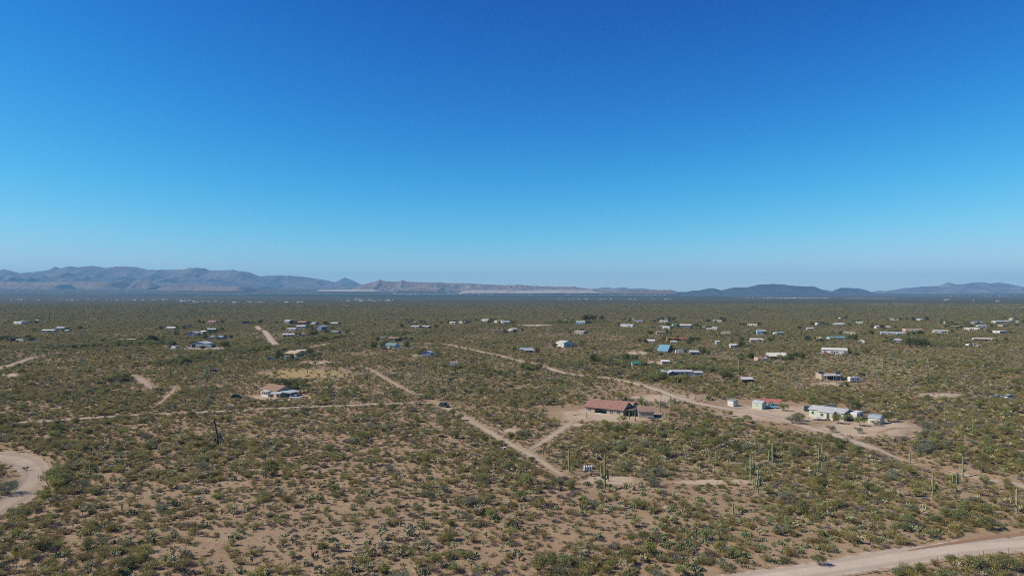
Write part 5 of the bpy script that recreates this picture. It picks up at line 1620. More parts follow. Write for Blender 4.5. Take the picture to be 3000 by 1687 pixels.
B('gx', 2694, 2708, 939, 935.5, WHITE, R_WHITE, 'tiny far white roof left of a pale tree on the right', 0, 8, nwin=1)
B('gx', 2768, 2777, 949, 942.5, TEALW, R_PBLUE, 'tiny far pale blue house right of a pale tree', 0, 6, nwin=1)
B('gx', 2965, 2974, 937.5, 934.5, WHITE, R_WHITE, 'tiny white roof at the far right near dark trees', 0, 8, nwin=1)
B('gx', 2980, 2988, 947, 944, WHITE, R_CREAM, 'tiny white roof at the very right edge', 0, 6, nwin=1)
B('gx', 2098, 2109, 1008, 1005, WHITE, R_CREAM, 'small cream roofed shed beside tall saguaros on the right', 0, 4, .5, 'shed', 'shed', 1, False)

# --- gate frame on the right, wooden poles, fence posts by the road
def gate():
    root, s = spot('ranch_gate', 2600, 1149, 0)
    tag(root, 'dark rectangular ranch gate frame on the right', 'gate')
    for x in (-1.9, 1.9): MB().tube([(x,0,-.3),(x,0,3.2)], .09, 6).build('post', BROWN, root)
    MB().tube([(-2.1,0,3.2),(2.1,0,3.2)], .09, 6).build('crossbeam', BROWN, root)
gate()
def pole(px, py, h, label, arms=1, rad=.16, name='power_pole', grp='power poles'):
    root, s = spot(name, px, py, 8)
    tag(root, label, 'power pole', grp)
    MB().tube([(0,0,-.5),(0,0,h)], [rad, rad*.6], 7).build('shaft', WOOD, root)
    for k in range(arms):
        z = h-.35-k*1.4
        a = MB().box(-1.25, 1.25, -.07, .07, z-.07, z+.07).build('crossarm', WOOD, root)
        for x in (-1.1, -.45, .45, 1.1): MB().tube([(x,0,z+.06),(x,0,z+.26)], .05, 5).build('insulator', GALV, a)
for i, (px, b, t) in enumerate(((145,943,907),(568,944,909),(938,936,905),(1270,936,908),(1562,936,908),(1829,936,910),(2075,936,913))):
    pole(px, b, (b-t)*G(px, b)[3], ['leftmost tall power pole on the far plain','second tall power pole from the left on the far plain','third tall power pole from the left on the far plain','tall power pole in the middle of the far plain','tall power pole just right of centre on the far plain','second tall power pole from the right on the far plain','rightmost tall power pole on the far plain'][i], 2, .42)
pole(2450, 1127, 8.2, 'wooden power pole in front of the solar roofed house')
pole(2528, 1131, 6.4, 'wooden power pole right of the small white trailer')
pole(2286, 1060, 8.0, 'wooden power pole in front of the cream-roofed barn')
pole(605.5, 998, 8.0, 'wooden power pole left of the long blue-grey mobile home')
pole(844, 988, 9.0, 'wooden power pole beside the grey-green house left of centre')
pole(2163, 996, 9.0, 'pale wooden pole in brown scrub right of centre')
def fence_post(px, py, h, label):
    o = spot('fence_post', px, py)[0]
    tag(o, label, 'fence post', 'fence posts along the gravel road')
    MB().tube([(0,0,-.3),(0,0,h)], .045, 5).build('post', WOOD, o)
    MB().tube([(0,0,h),(0,0,h+.05)], .055, 5).build('cap', GALV, o)
for i, (px, py, lb) in enumerate(((2747,1652,'leftmost wire fence post below the gravel road'),(2809,1644,'second wire fence post from the left below the gravel road'),(2881,1635,'third wire fence post from the left below the gravel road'),(2955,1627,'fourth wire fence post from the left below the gravel road'))):
    fence_post(px, py, 1.3, lb)
def road_sign():
    root, s = spot('sign', 2662, 1583, 30)
    tag(root, 'small blank grey sign on a post beside the gravel road', 'sign')
    MB().box(-.03,.03,-.03,.03,-.3,1.0).build('post', GALV, root)
    MB().box(-.3,.3,-.055,-.032,.55,1.02).build('sign_panel', R_LGREY, root)
road_sign()

# ------------------------------------------------------------------ saguaros
def saguaro(px, base, top, arms, label, lean=0.0, mat=None, seed=0, rad=None, dark=False):
    root, s = spot('saguaro', px, base)
    h = (base-top)*s
    r = random.Random(int(px*7+base))
    tag(root, label, 'saguaro', 'saguaros')
    m = mat or M_SAG
    R = rad or max(.18, min(.31, h*.035))
    def col(path, rr, name):
        n = 14; mb = MB()
        mb.tube(path, rr, n, True)
        # ribs: every other line of the skin stands in
        base_i = 0
        for i in range(len(path)):
            c = Vector(path[i])
            for k in range(0, n, 2):
                v = Vector(mb.v[i*n+k]); mb.v[i*n+k] = tuple(c+(v-c)*.84)
        return mb.build(name, m, root)
    lx = lean*h
    col([(0,0,-.3),(lx*.05,0,h*.12),(lx*.25,0,h*.4),(lx*.6,0,h*.72),(lx*.92,0,h*.94),(lx*.98,0,h*.985),(lx,0,h)], [R*.82,R*.9,R,R*.98,R*.85,R*.55,R*.12], 'stem')
    for a in arms:
        az, z0, z1, out = a
        az = math.radians(az); c, q = math.cos(az), math.sin(az)
        o = out*h*1.2; za = z0*h; zb = z1*h; bx = lx*z0*.8
        ra = R*.72
        if zb > za:
            path = [(bx+c*R*.4,q*R*.4,za),(bx+c*o*.65,q*o*.65,za+o*.12),(bx+c*o,q*o,za+o*.55),(bx+c*o*1.02,q*o*1.02,za+(zb-za)*.6),(bx+c*o,q*o,zb-.15),(bx+c*o,q*o,zb)]
            col(path, [ra*.8,ra*.9,ra,ra,ra*.8,ra*.15], 'arm')
        else:
            path = [(bx+c*R*.4,q*R*.4,za),(bx+c*o*.6,q*o*.6,za+o*.1),(bx+c*o,q*o,za-(za-zb)*.3),(bx+c*o*1.05,q*o*1.05,zb+.12),(bx+c*o*1.2,q*o*1.2,zb)]
            col(path, [ra,ra*1.1,ra,ra*.85,ra*.3], 'arm')
    foot(root, 0, 0, 1.3)
    return root
AR = lambda *a: list(a)
saguaro(1667.3, 1381.5, 1313, AR((0,.32,.55,.075)), 'tall saguaro with one small arm left of the white tanks')
saguaro(1771.5, 1432, 1331, AR((170,.30,.68,.085),(200,.34,.46,.07),(8,.28,.58,.075)), 'tall saguaro with three upright arms right of the white tanks')
saguaro(2198.7, 1411, 1329, AR((180,.35,.62,.13),(10,.33,.68,.12),(30,.40,.52,.09),(150,.42,.58,.09)), 'tall pale saguaro with curved arms, upper of the pair right of centre')
saguaro(2220.6, 1446, 1376, AR((180,.33,.60,.16),(200,.30,.72,.11),(0,.33,.62,.16),(20,.30,.70,.11),(90,.35,.66,.10),(270,.32,.62,.10)), 'bushy many-armed saguaro, lower of the pair right of centre')
saguaro(2147.8, 1503, 1471, AR(), 'short single-stem saguaro below the many-armed one')
saguaro(1592, 1332, 1308, AR(), 'short saguaro stem beside the middle dirt track')
saguaro(2263, 1376, 1296, AR((175,.30,.76,.10),(0,.28,.5,.08)), 'tall saguaro with a long left arm right of the many-armed one')
saguaro(2409, 1375, 1300, AR((170,.38,.86,.10),(190,.36,.72,.13),(5,.30,.55,.12)), 'tall saguaro with trident arms beside a sandy gap on the right')
saguaro(2666, 1357, 1322, AR((90,.5,.8,.10)), 'thick short-armed saguaro by the grey wash on the right')
saguaro(2821, 1399, 1340, AR((0,.30,.58,.14),(30,.32,.45,.10)), 'saguaro with one right arm, upper of the pair near the right wash')
saguaro(2802, 1436, 1380, AR((180,.36,.93,.15),(170,.36,.82,.09),(0,.36,.90,.15),(10,.36,.95,.08),(90,.4,.85,.1)), 'candelabra saguaro with many upright arms near the right wash')
saguaro(2732, 1465, 1386, AR((180,.36,.58,.07),(5,.33,.62,.12),(10,.36,.55,.17)), 'tall saguaro with arms low on the right side near the right road')
saguaro(2978, 1503, 1430, AR((180,.36,.50,.20),(0,.38,.52,.16),(200,.30,.40,.13)), 'pale dying saguaro with spread arms at the right edge', mat=M_SAGT)
saguaro(640, 1307, 1226, AR((180,.30,.05,.10),(160,.36,.10,.06),(200,.24,.02,.04),(0,.34,.04,.10),(20,.30,.12,.15),(340,.27,.16,.13),(270,.28,.03,.05)), 'dark leaning saguaro with drooping arms on the left', lean=-.17, mat=M_SAGD)
saguaro(1934, 1207, 1171, AR((180,.45,.72,.14),(0,.42,.62,.12)), 'saguaro with two raised arms right of the beige garage')
saguaro(1964, 1187, 1159, AR((180,.35,.7,.12),(0,.3,.8,.12)), 'saguaro by the pale road above the beige garage')
saguaro(1985, 1142, 1112, AR((180,.4,.75,.12),(0,.35,.7,.13),(40,.3,.5,.1)), 'branching saguaro below the long mobile home')
saguaro(1941, 1223, 1201, AR((0,.4,.6,.12)), 'short dark saguaro behind the trampoline')
saguaro(1960, 1233, 1209, AR(), 'single stem saguaro right of the trampoline')
saguaro(2043, 1255, 1228, AR(), 'single stem saguaro in scrub left of the bare yard')
saguaro(1924, 1274, 1251, AR(), 'single stem saguaro in scrub below the trampoline')
saguaro(1843.6, 1230, 1205, AR(), 'left of two thin saguaros before the side porch of the red-roofed house')
saguaro(1861, 1236, 1203, AR(), 'right of two thin saguaros before the side porch of the red-roofed house')
saguaro(1718.5, 1225, 1208, AR(), 'stubby saguaro at the left corner of the red-roofed house')
saguaro(588, 1162, 1124, AR((180,.38,.62,.13),(0,.36,.66,.12),(20,.3,.42,.09)), 'saguaro with two curved arms left of the brown-roofed house')
saguaro(499, 1113, 1077, AR((180,.3,.5,.1),(0,.34,.68,.1)), 'dark saguaro with a right arm among the left trees')
saguaro(605, 1111, 1072, AR((180,.3,.6,.06)), 'tall slim saguaro, left of a pair by a parked car on the left')
saguaro(615, 1111, 1080, AR((180,.36,.6,.15),(0,.3,.75,.14)), 'many-armed saguaro, right of a pair by a parked car on the left')
saguaro(559, 1116, 1092, AR(), 'thin saguaro between the armed saguaros on the left')
saguaro(549, 1132, 1114, AR((0,.3,.6,.16)), 'short thick saguaro below the thin one on the left')
saguaro(448, 1145, 1131, AR(), 'stubby saguaro at the end of the small sandy wash')
saguaro(258, 1180, 1165, AR(), 'small dark saguaro stem in dense scrub on the left')
saguaro(242, 1075, 1044, AR((180,.2,.42,.2),(0,.2,.4,.22),(20,.2,.35,.13)), 'dark saguaro with low curved arms on the far left')
saguaro(261, 1059, 1043, AR((0,.5,.7,.14)), 'small saguaro right of the low-armed one on the far left')
saguaro(135, 1046, 1018, AR(), 'thin tall saguaro by the track on the far left')
saguaro(314, 1045, 1034, AR((180,.4,.7,.15)), 'small saguaro in brown scrub on the left')
saguaro(364, 1031, 1017, AR(), 'thin far saguaro below the tan carport')
saguaro(515, 1035, 1010, AR((180,.25,.45,.1),(0,.25,.4,.12)), 'saguaro just right of the white box truck')
saguaro(494, 1032, 1013, AR((180,.3,.6,.16)), 'saguaro left of the white box truck')
saguaro(901, 1093, 1057, AR((180,.42,.65,.11),(0,.40,.7,.1)), 'dark saguaro with two arms beside the yellow grass, left of a pair')
saguaro(914, 1080, 1058, AR((180,.3,.7,.1)), 'smaller saguaro beside the yellow grass, right of a pair')
saguaro(1046, 1119, 1089, AR((180,.35,.72,.2),(0,.32,.68,.18),(30,.3,.5,.12)), 'green saguaro with wide upright arms below the yellow grass')
saguaro(1067, 1096, 1073, AR((0,.5,.75,.1)), 'saguaro at the right end of the yellow grass')
saguaro(850, 1117, 1099, AR(), 'single saguaro below the left of the yellow grass')
saguaro(900, 1153, 1132, AR(), 'single saguaro right of the brown-roofed house')
saguaro(958, 1133, 1120, AR(), 'short saguaro among green trees below the yellow grass')
saguaro(980, 1110, 1096, AR(), 'left of two thin saguaros under the yellow grass')
saguaro(984.5, 1110, 1098, AR(), 'right of two thin saguaros under the yellow grass')
saguaro(1030, 1112, 1100, AR(), 'thin saguaro left of the wide-armed one')
saguaro(1311, 1144, 1105, AR((0,.3,.8,.12)), 'tall saguaro with one parallel arm in the centre scrub')
saguaro(1136, 1038, 1014, AR((180,.3,.75,.25),(0,.25,.7,.2)), 'saguaro with spread arms below the junk yard')
saguaro(1209, 1048, 1030, AR((180,.3,.6,.16)), 'saguaro left of the slate blue shed')
saguaro(1421, 1053, 1030, AR((180,.3,.5,.1)), 'saguaro by the thin far road right of the blue shed')
saguaro(1142, 1077, 1060, AR(), 'thin saguaro in scrub below the junk yard')
saguaro(1243, 1107, 1096, AR((180,.3,.6,.15)), 'short saguaro in the centre scrub')
saguaro(1396, 1003, 979, AR((0,.4,.6,.1)), 'far thin saguaro left of the tan adobe')
saguaro(1281, 1294, 1279, AR(), 'stubby saguaro left of the middle dirt track')
saguaro(1204, 1345, 1327, AR(), 'stubby saguaro in open scrub left of the utility box')
saguaro(1172, 1541, 1528, AR(), 'small saguaro stub in the near foreground, left of centre')
saguaro(357, 1493, 1472, AR(), 'small brown saguaro stub in the left foreground')
saguaro(649, 1508, 1488, AR(), 'small saguaro stub among chollas in the left foreground')
saguaro(1515, 1000, 985, AR(), 'thin far saguaro left of the white metal barn')
saguaro(1554, 998, 982, AR(), 'thin far saguaro behind the blue-grey mobile home')
saguaro(1783, 988, 967, AR((180,.4,.6,.1)), 'tall far saguaro right of centre, left of a pair')
saguaro(1807, 990, 969, AR((0,.4,.6,.1)), 'tall far saguaro right of centre, right of a pair')
saguaro(1806, 1027, 1008, AR((180,.3,.8,.14),(0,.3,.8,.14)), 'saguaro with upright arms left of the brown clearing')
saguaro(1680, 1039, 1020, AR(), 'thin saguaro below the white metal barn')
saguaro(1503, 1111, 1094, AR(), 'thin saguaro at the very centre of the scrub')
saguaro(1642, 1107, 1096, AR(), 'short saguaro beside the thin pale road')
saguaro(2165, 1096, 1054, AR((180,.28,.5,.09),(0,.25,.6,.16),(20,.2,.4,.12)), 'very tall saguaro right of the long mobile home')
saguaro(2127, 1088, 1072, AR(), 'thin saguaro left of the very tall one')
saguaro(2222, 1137, 1121, AR(), 'thin saguaro right of the dark brown shed')
saguaro(2085, 1042, 1028, AR((180,.2,.8,.2),(0,.2,.8,.2)), 'clumped saguaro in brown scrub right of the A-frame')
saguaro(2086, 1005, 992, AR((0,.3,.6,.15)), 'far dark saguaro above the clumped one')
saguaro(2159, 1047, 1030, AR((0,.3,.5,.15)), 'thin saguaro left of the cream-roofed barn')
saguaro(2112, 1013, 1000, AR((180,.3,.7,.12)), 'saguaro beside the small cream shed')
saguaro(2403, 1063, 1041, AR(), 'slim saguaro below the big white mobile home')
saguaro(2300, 1094, 1068, AR(), 'slim pale saguaro below the cream-roofed barn')
saguaro(2540, 1104, 1078, AR((180,.2,.4,.14),(0,.25,.5,.14)), 'tall saguaro with low arms, left of a pair on the right')
saguaro(2561, 1113, 1081, AR((180,.3,.5,.12),(0,.25,.72,.14),(20,.3,.6,.09)), 'thick many-armed saguaro, right of a pair on the right')
saguaro(2508, 1068, 1046, AR((180,.25,.5,.12),(0,.25,.5,.12)), 'saguaro in brown scrub below a dark vehicle')
saguaro(2356, 1003, 985, AR(), 'slim saguaro left of the tan dome')
saguaro(2586, 1076, 1060, AR(), 'slim saguaro in scrub on the right')
saguaro(2772, 1133, 1108, AR((180,.3,.6,.12)), 'pale saguaro above the arena clearing')
saguaro(2912, 1109, 1090, AR((180,.45,.9,.2),(0,.45,.95,.15)), 'pale forked saguaro near the right edge')
saguaro(2962, 1135, 1110, AR(), 'pale slim saguaro at the right edge')
saguaro(2827, 1122, 1108, AR(), 'short pale saguaro between the right edge pair')
saguaro(2851, 1271, 1232, AR((0,.4,.62,.06),(180,.4,.55,.05)), 'tall saguaro right of the bare yard')
saguaro(2767, 1226, 1203, AR(), 'slim saguaro above the grey wash on the right')
saguaro(2829, 1292, 1274, AR(), 'slim saguaro stub in scrub on the right')

def dead_tree():
    root, s = spot('dead_tree', 1783, 1409)
    tag(root, 'dead grey stump with a forked branch beside the tall saguaro', 'tree')
    MB().tube([(0,0,-.2),(.02,0,1.0),(-.05,.02,1.8)], [.17,.14,.11], 7).build('trunk', WOOD, root)
    MB().tube([(-.03,0,1.6),(.25,.05,2.0),(.55,.05,2.4)], [.09,.08,.05], 5).build('branch', WOOD, root)
    MB().tube([(-.05,0,1.7),(-.25,-.02,1.95)], [.08,.05], 5).build('branch', WOOD, root)
dead_tree()
# ------------------------------------------------------------------ plants: single ones first, then the mass
def place_tree(kindname, var, px, base, hpx, label, cat='tree', group=None, wide=None):
    k = KINDS[kindname]
    x, D, z, s = G(px, base)
    sc = hpx*s/k.h[var]*(.82 if base > 1380 else 1)
    o = empty(kindname, (x, D, z), RNG.uniform(0, 6.28), sc)
    if wide: o.scale = (sc*wide, sc*wide, sc)
    for pn, me in zip(k.parts, k.var[var]): link(pn, me, o)
    tag(o, label, cat, group)
    FOOT.append((x, D, 1.2*sc))
    return o
TG = 'trees around the houses'
for a in [
    ('mesquite_tree',0,2294,1204,24,'round green mesquite right of the red canopy'),('mesquite_tree',4,2326,1240,30,'bushy mesquite in the bare yard, nearer of a touching pair'),('mesquite_tree',1,2343,1233,28,'bushy mesquite in the bare yard, farther of a touching pair'),
    ('mesquite_tree',1,2388,1196,30,'tall mesquite behind the left end of the mobile home'),('shade_tree',0,2508,1208,36,'large dark tree behind the travel trailer'),('mesquite_tree',3,2455,1241,30,'open mesquite in front of the mobile home'),
    ('mesquite_tree',0,2482,1234,26,'dark mesquite at the right end of the mobile home'),('mesquite_tree',3,2520,1248,30,'open mesquite in front of the travel trailer'),('mesquite_tree',4,2566,1246,20,'low pale shrub in front of the gambrel shed'),
    ('mesquite_tree',1,2604,1236,34,'green mesquite right of the gambrel shed'),('mesquite_tree',5,2436,1266,22,'small mesquite in the bare yard before the mobile home'),('mesquite_tree',5,2516,1269,20,'tiny mesquite in the bare yard below the travel trailer'),
    ('mesquite_tree',2,1771,1246,20,'small tree with thin trunk before the red-roofed house'),('mesquite_tree',3,1822,1241,26,'twin-stemmed small tree before the red-roofed house'),('mesquite_tree',3,1781,1254,17,'low leaning tree before the red-roofed house'),
    ('mesquite_tree',2,1814,1173,26,'green palo verde behind the red roof'),('mesquite_tree',5,1849,1182,18,'small tree behind the right end of the red roof'),('mesquite_tree',3,1880,1188,24,'slender tree behind the beige garage'),
    ('mesquite_tree',1,1845,1217,15,'dark green shrub in the side porch of the red-roofed house'),('mesquite_tree',0,1905,1206,12,'green shrub behind the beige garage roof'),('mesquite_tree',1,1695,1170,20,'green mesquite left of the red roof'),
    ('mesquite_tree',4,1600,1186,24,'green mesquite clump left of the red-roofed house yard'),('mesquite_tree',0,1622,1184,22,'round mesquite near the left of the red-roofed house yard'),('mesquite_tree',0,1745,1171,13,'low shrub behind the left end of the red roof'),
    ('shade_tree',1,865,1152,26,'dark tree right behind the pale blue carport'),('shade_tree',0,842,1138,24,'dark tree behind the brown roof'),('mesquite_tree',1,880,1150,22,'green mesquite right of the pale blue carport'),('mesquite_tree',0,965,1140,26,'broad green mesquite below the yellow grass'),('mesquite_tree',0,1155,1160,20,'green mesquite above the dirt track in the middle'),
    ('shade_tree',0,443,1005,27,'big round green tree alone in the left distance'),('shade_tree',1,460,1004,20,'dark tree at the right of the big round green one'),('shade_tree',0,303,1003,13,'dark tree left of the tan carport'),('shade_tree',0,100,972,12,'dark tree left of the cream-roofed house'),('shade_tree',1,540,965,14,'dark tree left of the pale far tree'),
    ('shade_tree',1,583,947,12,'tall dark cypress beside the far red roof'),('shade_tree',0,596,949,10,'dark tree at the left end of the far red roof'),('shade_tree',0,593,968,9,'dark tree above the small white house on the left'),('shade_tree',0,637,975,12,'dark tree right of the bright white roof on the left'),
    ('shade_tree',1,1712,940,19,'tall dark tree, left of a far group right of centre'),('shade_tree',1,1724,940,21,'tallest dark tree of a far group right of centre'),('shade_tree',0,1740,940,18,'tall dark tree, right of a far group right of centre'),('shade_tree',1,1762,938,16,'slim dark tree standing apart right of the far group'),
    ('shade_tree',0,1640,947,9,'dark far tree left of the pale blue house'),('shade_tree',0,1660,948,9,'dark far tree just left of the pale blue house'),('shade_tree',0,1905,1035,15,'dark tree left of the blue A-frame'),('shade_tree',0,1895,1032,12,'dark shrub tree near the brown clearing'),
    ('mesquite_tree',1,1950,1100,24,'bright green mesquite at the left end of the long mobile home'),('mesquite_tree',2,1925,1105,26,'yellow-green palo verde left of the long mobile home'),('mesquite_tree',1,2120,1110,28,'broad bright green mesquite right of the long mobile home'),('shade_tree',0,2137,1110,22,'dark tree right of the broad mesquite by the long mobile home'),
    ('mesquite_tree',2,2005,1087,20,'yellow-green tree behind the long mobile home'),('mesquite_tree',1,2030,1087,18,'green tree behind the right part of the long mobile home'),('mesquite_tree',0,2010,1118,22,'green mesquite before the long mobile home'),('mesquite_tree',2,2048,1117,20,'palo verde before the right part of the long mobile home'),('mesquite_tree',2,1975,1125,16,'green shrub before the porch of the long mobile home'),
    ('shade_tree',0,2668,1017,33,'big green tree on the right behind scrub'),('shade_tree',0,2690,1016,28,'green tree joined to the right of the big green one'),('shade_tree',1,2712,1017,26,'dark brownish tree right of the big green one'),('shade_tree',0,2595,1000,14,'dark tree left of the big green one on the right'),
    ('shade_tree',0,2785,1006,9,'dark spreading shrub right of the big green tree'),('shade_tree',0,2525,1107,17,'dark tree right of the solar roofed house'),('mesquite_tree',2,2475,1132,17,'yellow-green palo verde before the solar roofed house'),('shade_tree',0,2262,998,9,'dark shrub left of the tan dome'),('shade_tree',0,2302,1001,9,'dark shrub between far houses left of the tan dome'),
    ('shade_tree',0,2815,962,9,'dark far tree beside the tan shelter'),('shade_tree',1,2945,935,9,'dark far tree near the right edge'),('shade_tree',0,2570,942,6,'dark far shrubs on the right plain'),
    ('mesquite_tree',1,565,1458,30,'dark green round tree alone in the left foreground'),('mesquite_tree',1,470,1500,26,'green mesquite with crooked trunk in the left foreground'),('mesquite_tree',4,245,1425,30,'spreading mesquite right of the sandy wash'),('mesquite_tree',1,195,1440,26,'green mesquite at the bank of the sandy wash'),
    ('mesquite_tree',4,22,1446,52,'grey-green ironwood inside the bend of the sandy wash'),('mesquite_tree',1,75,1522,52,'large green mesquite on the lower bank of the sandy wash'),('mesquite_tree',5,75,1378,14,'small grey shrub on the sand of the wash'),('mesquite_tree',1,1880,1590,48,'upright green mesquite in the lower middle foreground'),
    ('mesquite_tree',4,1640,1680,36,'green mesquite at the bottom edge right of centre'),('mesquite_tree',3,1790,1665,34,'crooked mesquite at the bottom right of centre'),('mesquite_tree',1,2400,1655,44,'dark green mesquite above the gravel road'),('mesquite_tree',2,2690,1680,42,'yellow-green palo verde below the gravel road'),
    ('mesquite_tree',4,2640,1683,30,'grey-green ironwood below the gravel road'),('mesquite_tree',1,2930,1550,26,'green mesquite above the red berm at the right'),('mesquite_tree',1,2745,1535,34,'broad mesquite below the tall saguaro on the right'),('mesquite_tree',2,2945,1425,34,'pale palo verde beside the right wash'),
    ('mesquite_tree',1,2456,1487,34,'round mesquite with short trunk on the right'),('mesquite_tree',0,1755,1425,26,'green mesquite left of the three-armed saguaro'),('mesquite_tree',1,1160,1485,34,'green mesquite in the lower middle'),('mesquite_tree',0,980,1442,32,'green mesquite left of the lower middle'),
    ('mesquite_tree',1,1065,1452,22,'round green mesquite beside the lower middle clearing'),('mesquite_tree',2,1160,1685,26,'bright green mesquite at the bottom left of centre'),('mesquite_tree',1,855,1635,30,'dark green mesquite in the left of the bottom'),('mesquite_tree',1,2310,1545,28,'green mesquite clump right of centre foreground')]:
    place_tree(*a, group=TG)
# two pale leafless far trees
for px, b, hp, lb in ((554,962,17,'pale grey bare tree in the left distance'),(2753,941,11,'pale grey bare tree in the right distance')):
    o = place_tree('shade_tree', 0, px, b, hp, lb, group=TG)
    for c in o.children:
        if c.name.startswith('crown'):
            c.data = c.data.copy(); c.data.materials[0] = leafmat('pale_bare_twigs', (0.20,0.21,0.19), (0.32,0.33,0.30), 0, .1)
def barrel(px, py, h, label):
    root, s = spot('barrel_cactus', px, py)
    tag(root, label, 'barrel cactus', 'barrel cacti')
    n = 16; V = []; Fs = []
    prof = [(.75,0),(1,.3),(1,.6),(.8,.88),(.35,1.0),(.01,1.0)]
    for q, z in prof:
        for k in range(n): 
            rr = h*.33*q*(1 if k % 2 else .84); V.append((rr*math.cos(2*math.pi*k/n), rr*math.sin(2*math.pi*k/n), z*h-.03))
    for j in range(5):
        for k in range(n): Fs.append((j*n+k, j*n+(k+1)%n, (j+1)*n+(k+1)%n, (j+1)*n+k))
    link('body', mesh_np('body', V, Fs, M_BARRL), root)
    MB().tube([(0,0,h-.08),(0,0,h+.03)], [h*.14,h*.08], 7).build('crown', paint('yellow_cactus_fruit',(.35,.27,.08)), root)
for px, py, h, lb in ((335,1591,.75,'small round barrel cactus in the left foreground'),(449,1595,1.25,'tall dark barrel cactus in the left foreground'),(916,1630,.8,'barrel cactus leaning on bare ground at the bottom left of centre'),(2388,1590,.6,'barrel cactus on the slope above the gravel road'),(2116,1560,.7,'barrel cactus in the foreground right of centre')):
    barrel(px, py, h, lb)

RES = scatter()
NEAR = 300
MARKS = [(450,1000,'the big round far tree'),(600,990,'the white barn on the left'),(100,970,'the far left white houses'),(880,965,'the house cluster left of centre'),(1170,1015,'the junk yard'),(1240,955,'the dark grey far house'),(1450,960,'the tan flat-roofed adobe'),(1560,1030,'the blue-grey mobile home'),(1650,1010,'the white metal barn'),(1700,955,'the pale blue far house'),(1860,950,'the far brown-roofed house'),(1940,1020,'the blue A-frame'),(1985,995,'the salmon adobe'),(2010,960,'the dark house with white roof'),(2100,970,'the far white cluster'),(2230,985,'the light blue house'),(2283,1050,'the cream-roofed barn'),(2400,995,'the tan dome'),(2446,1030,'the big white mobile home'),(2446,1110,'the solar roofed house'),(2460,955,'the far white-roofed house'),(2630,985,'the cluster behind the big tree'),(2690,965,'the long pinkish house'),(2850,965,'the bright white right house'),(2890,1005,'the long grey-roofed house'),(2940,950,'the far right white houses'),(2000,1105,'the long white mobile home'),(2190,1120,'the dark brown shed'),(840,1040,'the tan gabled house'),(1250,1045,'the slate blue shed'),(640,1290,'the dark leaning saguaro'),(60,1420,'the sandy wash bend'),(565,1450,'the lone dark green foreground tree'),(200,1520,'the lower wash bank'),(400,1600,'the left foreground barrel cacti'),(700,1640,'the bottom left corner chollas'),
    (916,1630,'the leaning barrel cactus'),(980,1440,'the lower middle mesquites'),(1172,1540,'the small foreground saguaro stub'),(1204,1345,'the stubby saguaro in open scrub'),(1478,1316,'the white utility box'),(1300,1195,'the black car on the track'),
    (1420,1640,'the bottom centre of the ground'),(1560,1330,'the dirt track fork'),(1722,1375,'the four white tanks'),(1771,1432,'the three-armed saguaro'),(1880,1580,'the upright lower middle mesquite'),(2148,1500,'the short single-stem saguaro'),(2210,1430,'the paired pale saguaros'),
    (2263,1370,'the long-left-armed saguaro'),(2409,1370,'the trident saguaro'),(2456,1480,'the round short-trunked mesquite'),(2400,1640,'the dark mesquite by the gravel road'),(2700,1680,'the palo verde below the gravel road'),(2662,1583,'the small road sign'),(2732,1460,'the low-right-armed saguaro'),
    (2810,1420,'the candelabra saguaro'),(2978,1500,'the pale dying saguaro'),(2900,1640,'the wire fence posts'),(1770,1240,'the red-roofed house'),(1920,1265,'the trampoline'),(2043,1255,'the lone saguaro left of the yard'),(2330,1240,'the twin yard mesquites'),(2600,1300,'the gambrel shed yard'),
    (2851,1270,'the tall saguaro right of the yard'),(800,1170,'the brown-roofed house'),(588,1160,'the two-armed saguaro on the left'),(1311,1140,'the saguaro with a parallel arm'),(258,1180,'the small dark saguaro on the left'),(400,1230,'the level left track'),(900,1260,'the scrub below the brown-roofed house'),(2950,1330,'the right edge scrub')]
def where(px, py):
    b = min(MARKS, key=lambda m: math.hypot(m[0]-px, 1.6*(m[1]-py)))
    dx, dy = px-b[0], 1.6*(py-b[1])
    if math.hypot(dx, dy) < 28: return 'close beside '+b[2]
    if abs(dx) > 2.2*abs(dy): t = 'left of ' if dx < 0 else 'right of '
    elif abs(dy) > 2.2*abs(dx): t = 'behind ' if dy < 0 else 'in front of '
    else: t = ('behind and ' if dy < 0 else 'in front and ')+('left of ' if dx < 0 else 'right of ')
    return ('just ' if math.hypot(dx, dy) < 80 else '')+t+b[2]
def sizeword(q):
    return 'tiny ' if q < .55 else 'medium ' if q < .85 else 'big '
LAB = {'creosote_bush': (['olive brown creosote bush','broad brown creosote bush','low olive green creosote bush','sprawling brown creosote bush','narrow brown creosote bush','olive green creosote bush'], 'bush', 'creosote bushes'),
       'mesquite_tree': (['green mesquite','large green mesquite','yellow-green palo verde','umbrella-shaped palo verde','grey-green spreading ironwood','small grey-green ironwood'], 'tree', 'small desert trees'),
       'shade_tree': (['round dark green shade tree','tall dark green shade tree'], 'tree', 'shade trees by the far houses'),
       'dry_shrub': (['grey leafless shrub','wide grey leafless shrub','small grey leafless shrub'], 'shrub', 'dry grey shrubs'),
       'prickly_pear': (['grey-green prickly pear','small grey-green prickly pear','wide grey-green prickly pear'], 'cactus', 'prickly pears'),
       'cholla': (['cream-topped cholla','low cream-topped cholla','tall cream-topped cholla','slim cream-topped cholla'], 'cactus', 'chollas')}
FAR = {'creosote_bush': ('creosote_scrub','brown creosote scrub covering the plain into the distance','scrub'), 'mesquite_tree': ('desert_woodland','green desert trees massed along far washes','woodland'),
       'shade_tree': ('garden_trees','dark garden trees massed among the far houses','trees'),
       'dry_shrub': ('grey_brush','grey leafless brush scattered into the distance','brush'), 'prickly_pear': ('prickly_pear_patches','distant prickly pear patches on the tan ground','cactus'), 'cholla': ('cholla_patches','pale distant cholla patches among the scrub','cactus')}
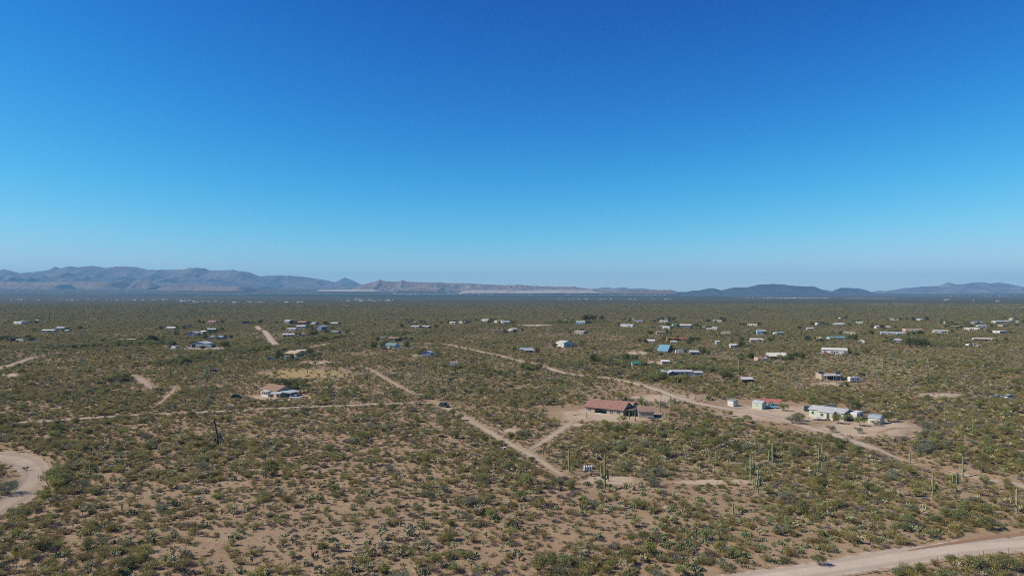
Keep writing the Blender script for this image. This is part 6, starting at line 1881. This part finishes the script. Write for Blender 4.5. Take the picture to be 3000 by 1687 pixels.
for nm, d in RES.items():
    k = KINDS[nm]; nv = len(k.joined)
    n = len(d['x'])
    inframe = (d['px'] > -15) & (d['px'] < 3015) & (d['py'] < 1700)
    size = d['s']/d['D']*np.where(inframe, 1, 0)
    order = np.argsort(-size)
    var = RNG.integers(0, nv, n); rot = RNG.uniform(0, 6.283, n)
    quota = NEAR - (95 if nm == 'mesquite_tree' else 50 if nm == 'shade_tree' else 0)
    for i in order[:quota]:
        o = empty(nm, (d['x'][i], d['y'][i], d['z'][i]-.02), rot[i], d['s'][i]) if len(k.parts) > 1 else None
        v = var[i]
        if o is None:
            o = link(nm, k.joined[v], None, (d['x'][i], d['y'][i], d['z'][i]-.02)); o.rotation_euler.z = rot[i]; o.scale = (d['s'][i],)*3
        else:
            for pn, me in zip(k.parts, k.var[v]): link(pn, me, o)
        look, cat, grp = LAB[nm]
        lb = (sizeword(d['s'][i])+look[v].replace('small ', '').replace('large ', '')+' '+where(d['px'][i], d['py'][i]))
        if len(lb.split()) > 16: lb = lb.replace('just ', '')
        if len(lb.split()) > 16: lb = lb.split(' ', 1)[1]
        if len(lb.split()) > 16: lb = lb.replace('behind and ', '').replace('in front and ', '')
        tag(o, lb, cat, grp)
    rest = order[quota:]
    if len(rest) == 0: continue
    fn, fl, fc = FAR[nm]
    gn_scatter(fn, np.stack([d['x'][rest], d['y'][rest], d['z'][rest]-.02], 1), rot[rest], d['s'][rest], var[rest], k.joined, fl, fc)
# ground litter and tufts close to the camera: nobody could count them
def tufts():
    r = RNG
    n = 42000
    y = np.sqrt(r.uniform(92**2, 330**2, n)); x = y*r.uniform(-.8, .8, n)
    keep = r.random(n) < (0.35+0.65*sstep(.35,.6,fbm(x/14, y/14, 3)))
    for pl, hw in ROADS:
        keep &= seg_dist(x, y, pl) > hw*.95
    for fx, fy, fr in FOOT: keep &= np.hypot(x-fx, y-fy) > min(fr, 3.0)
    px, py = PX(x, y, hz(x, y)); kp = np.ones(n)
    for c in CLEAR: kp *= 1-c[4]*np.clip(2.2*(1.3-np.hypot((px-c[0])/c[2], (py-c[1])/c[3])), 0, 1)
    keep &= r.random(n) < kp
    x, y = x[keep], y[keep]; n = len(x)
    k = KINDS['tuft']
    gn_scatter('ground_tufts', np.stack([x, y, hz(x, y)-.01], 1), r.uniform(0,6.28,n), r.uniform(.5,1.9,n), r.integers(0,2,n), k.joined, 'small dry tufts and litter dotted over the tan ground', 'tufts')
tufts()
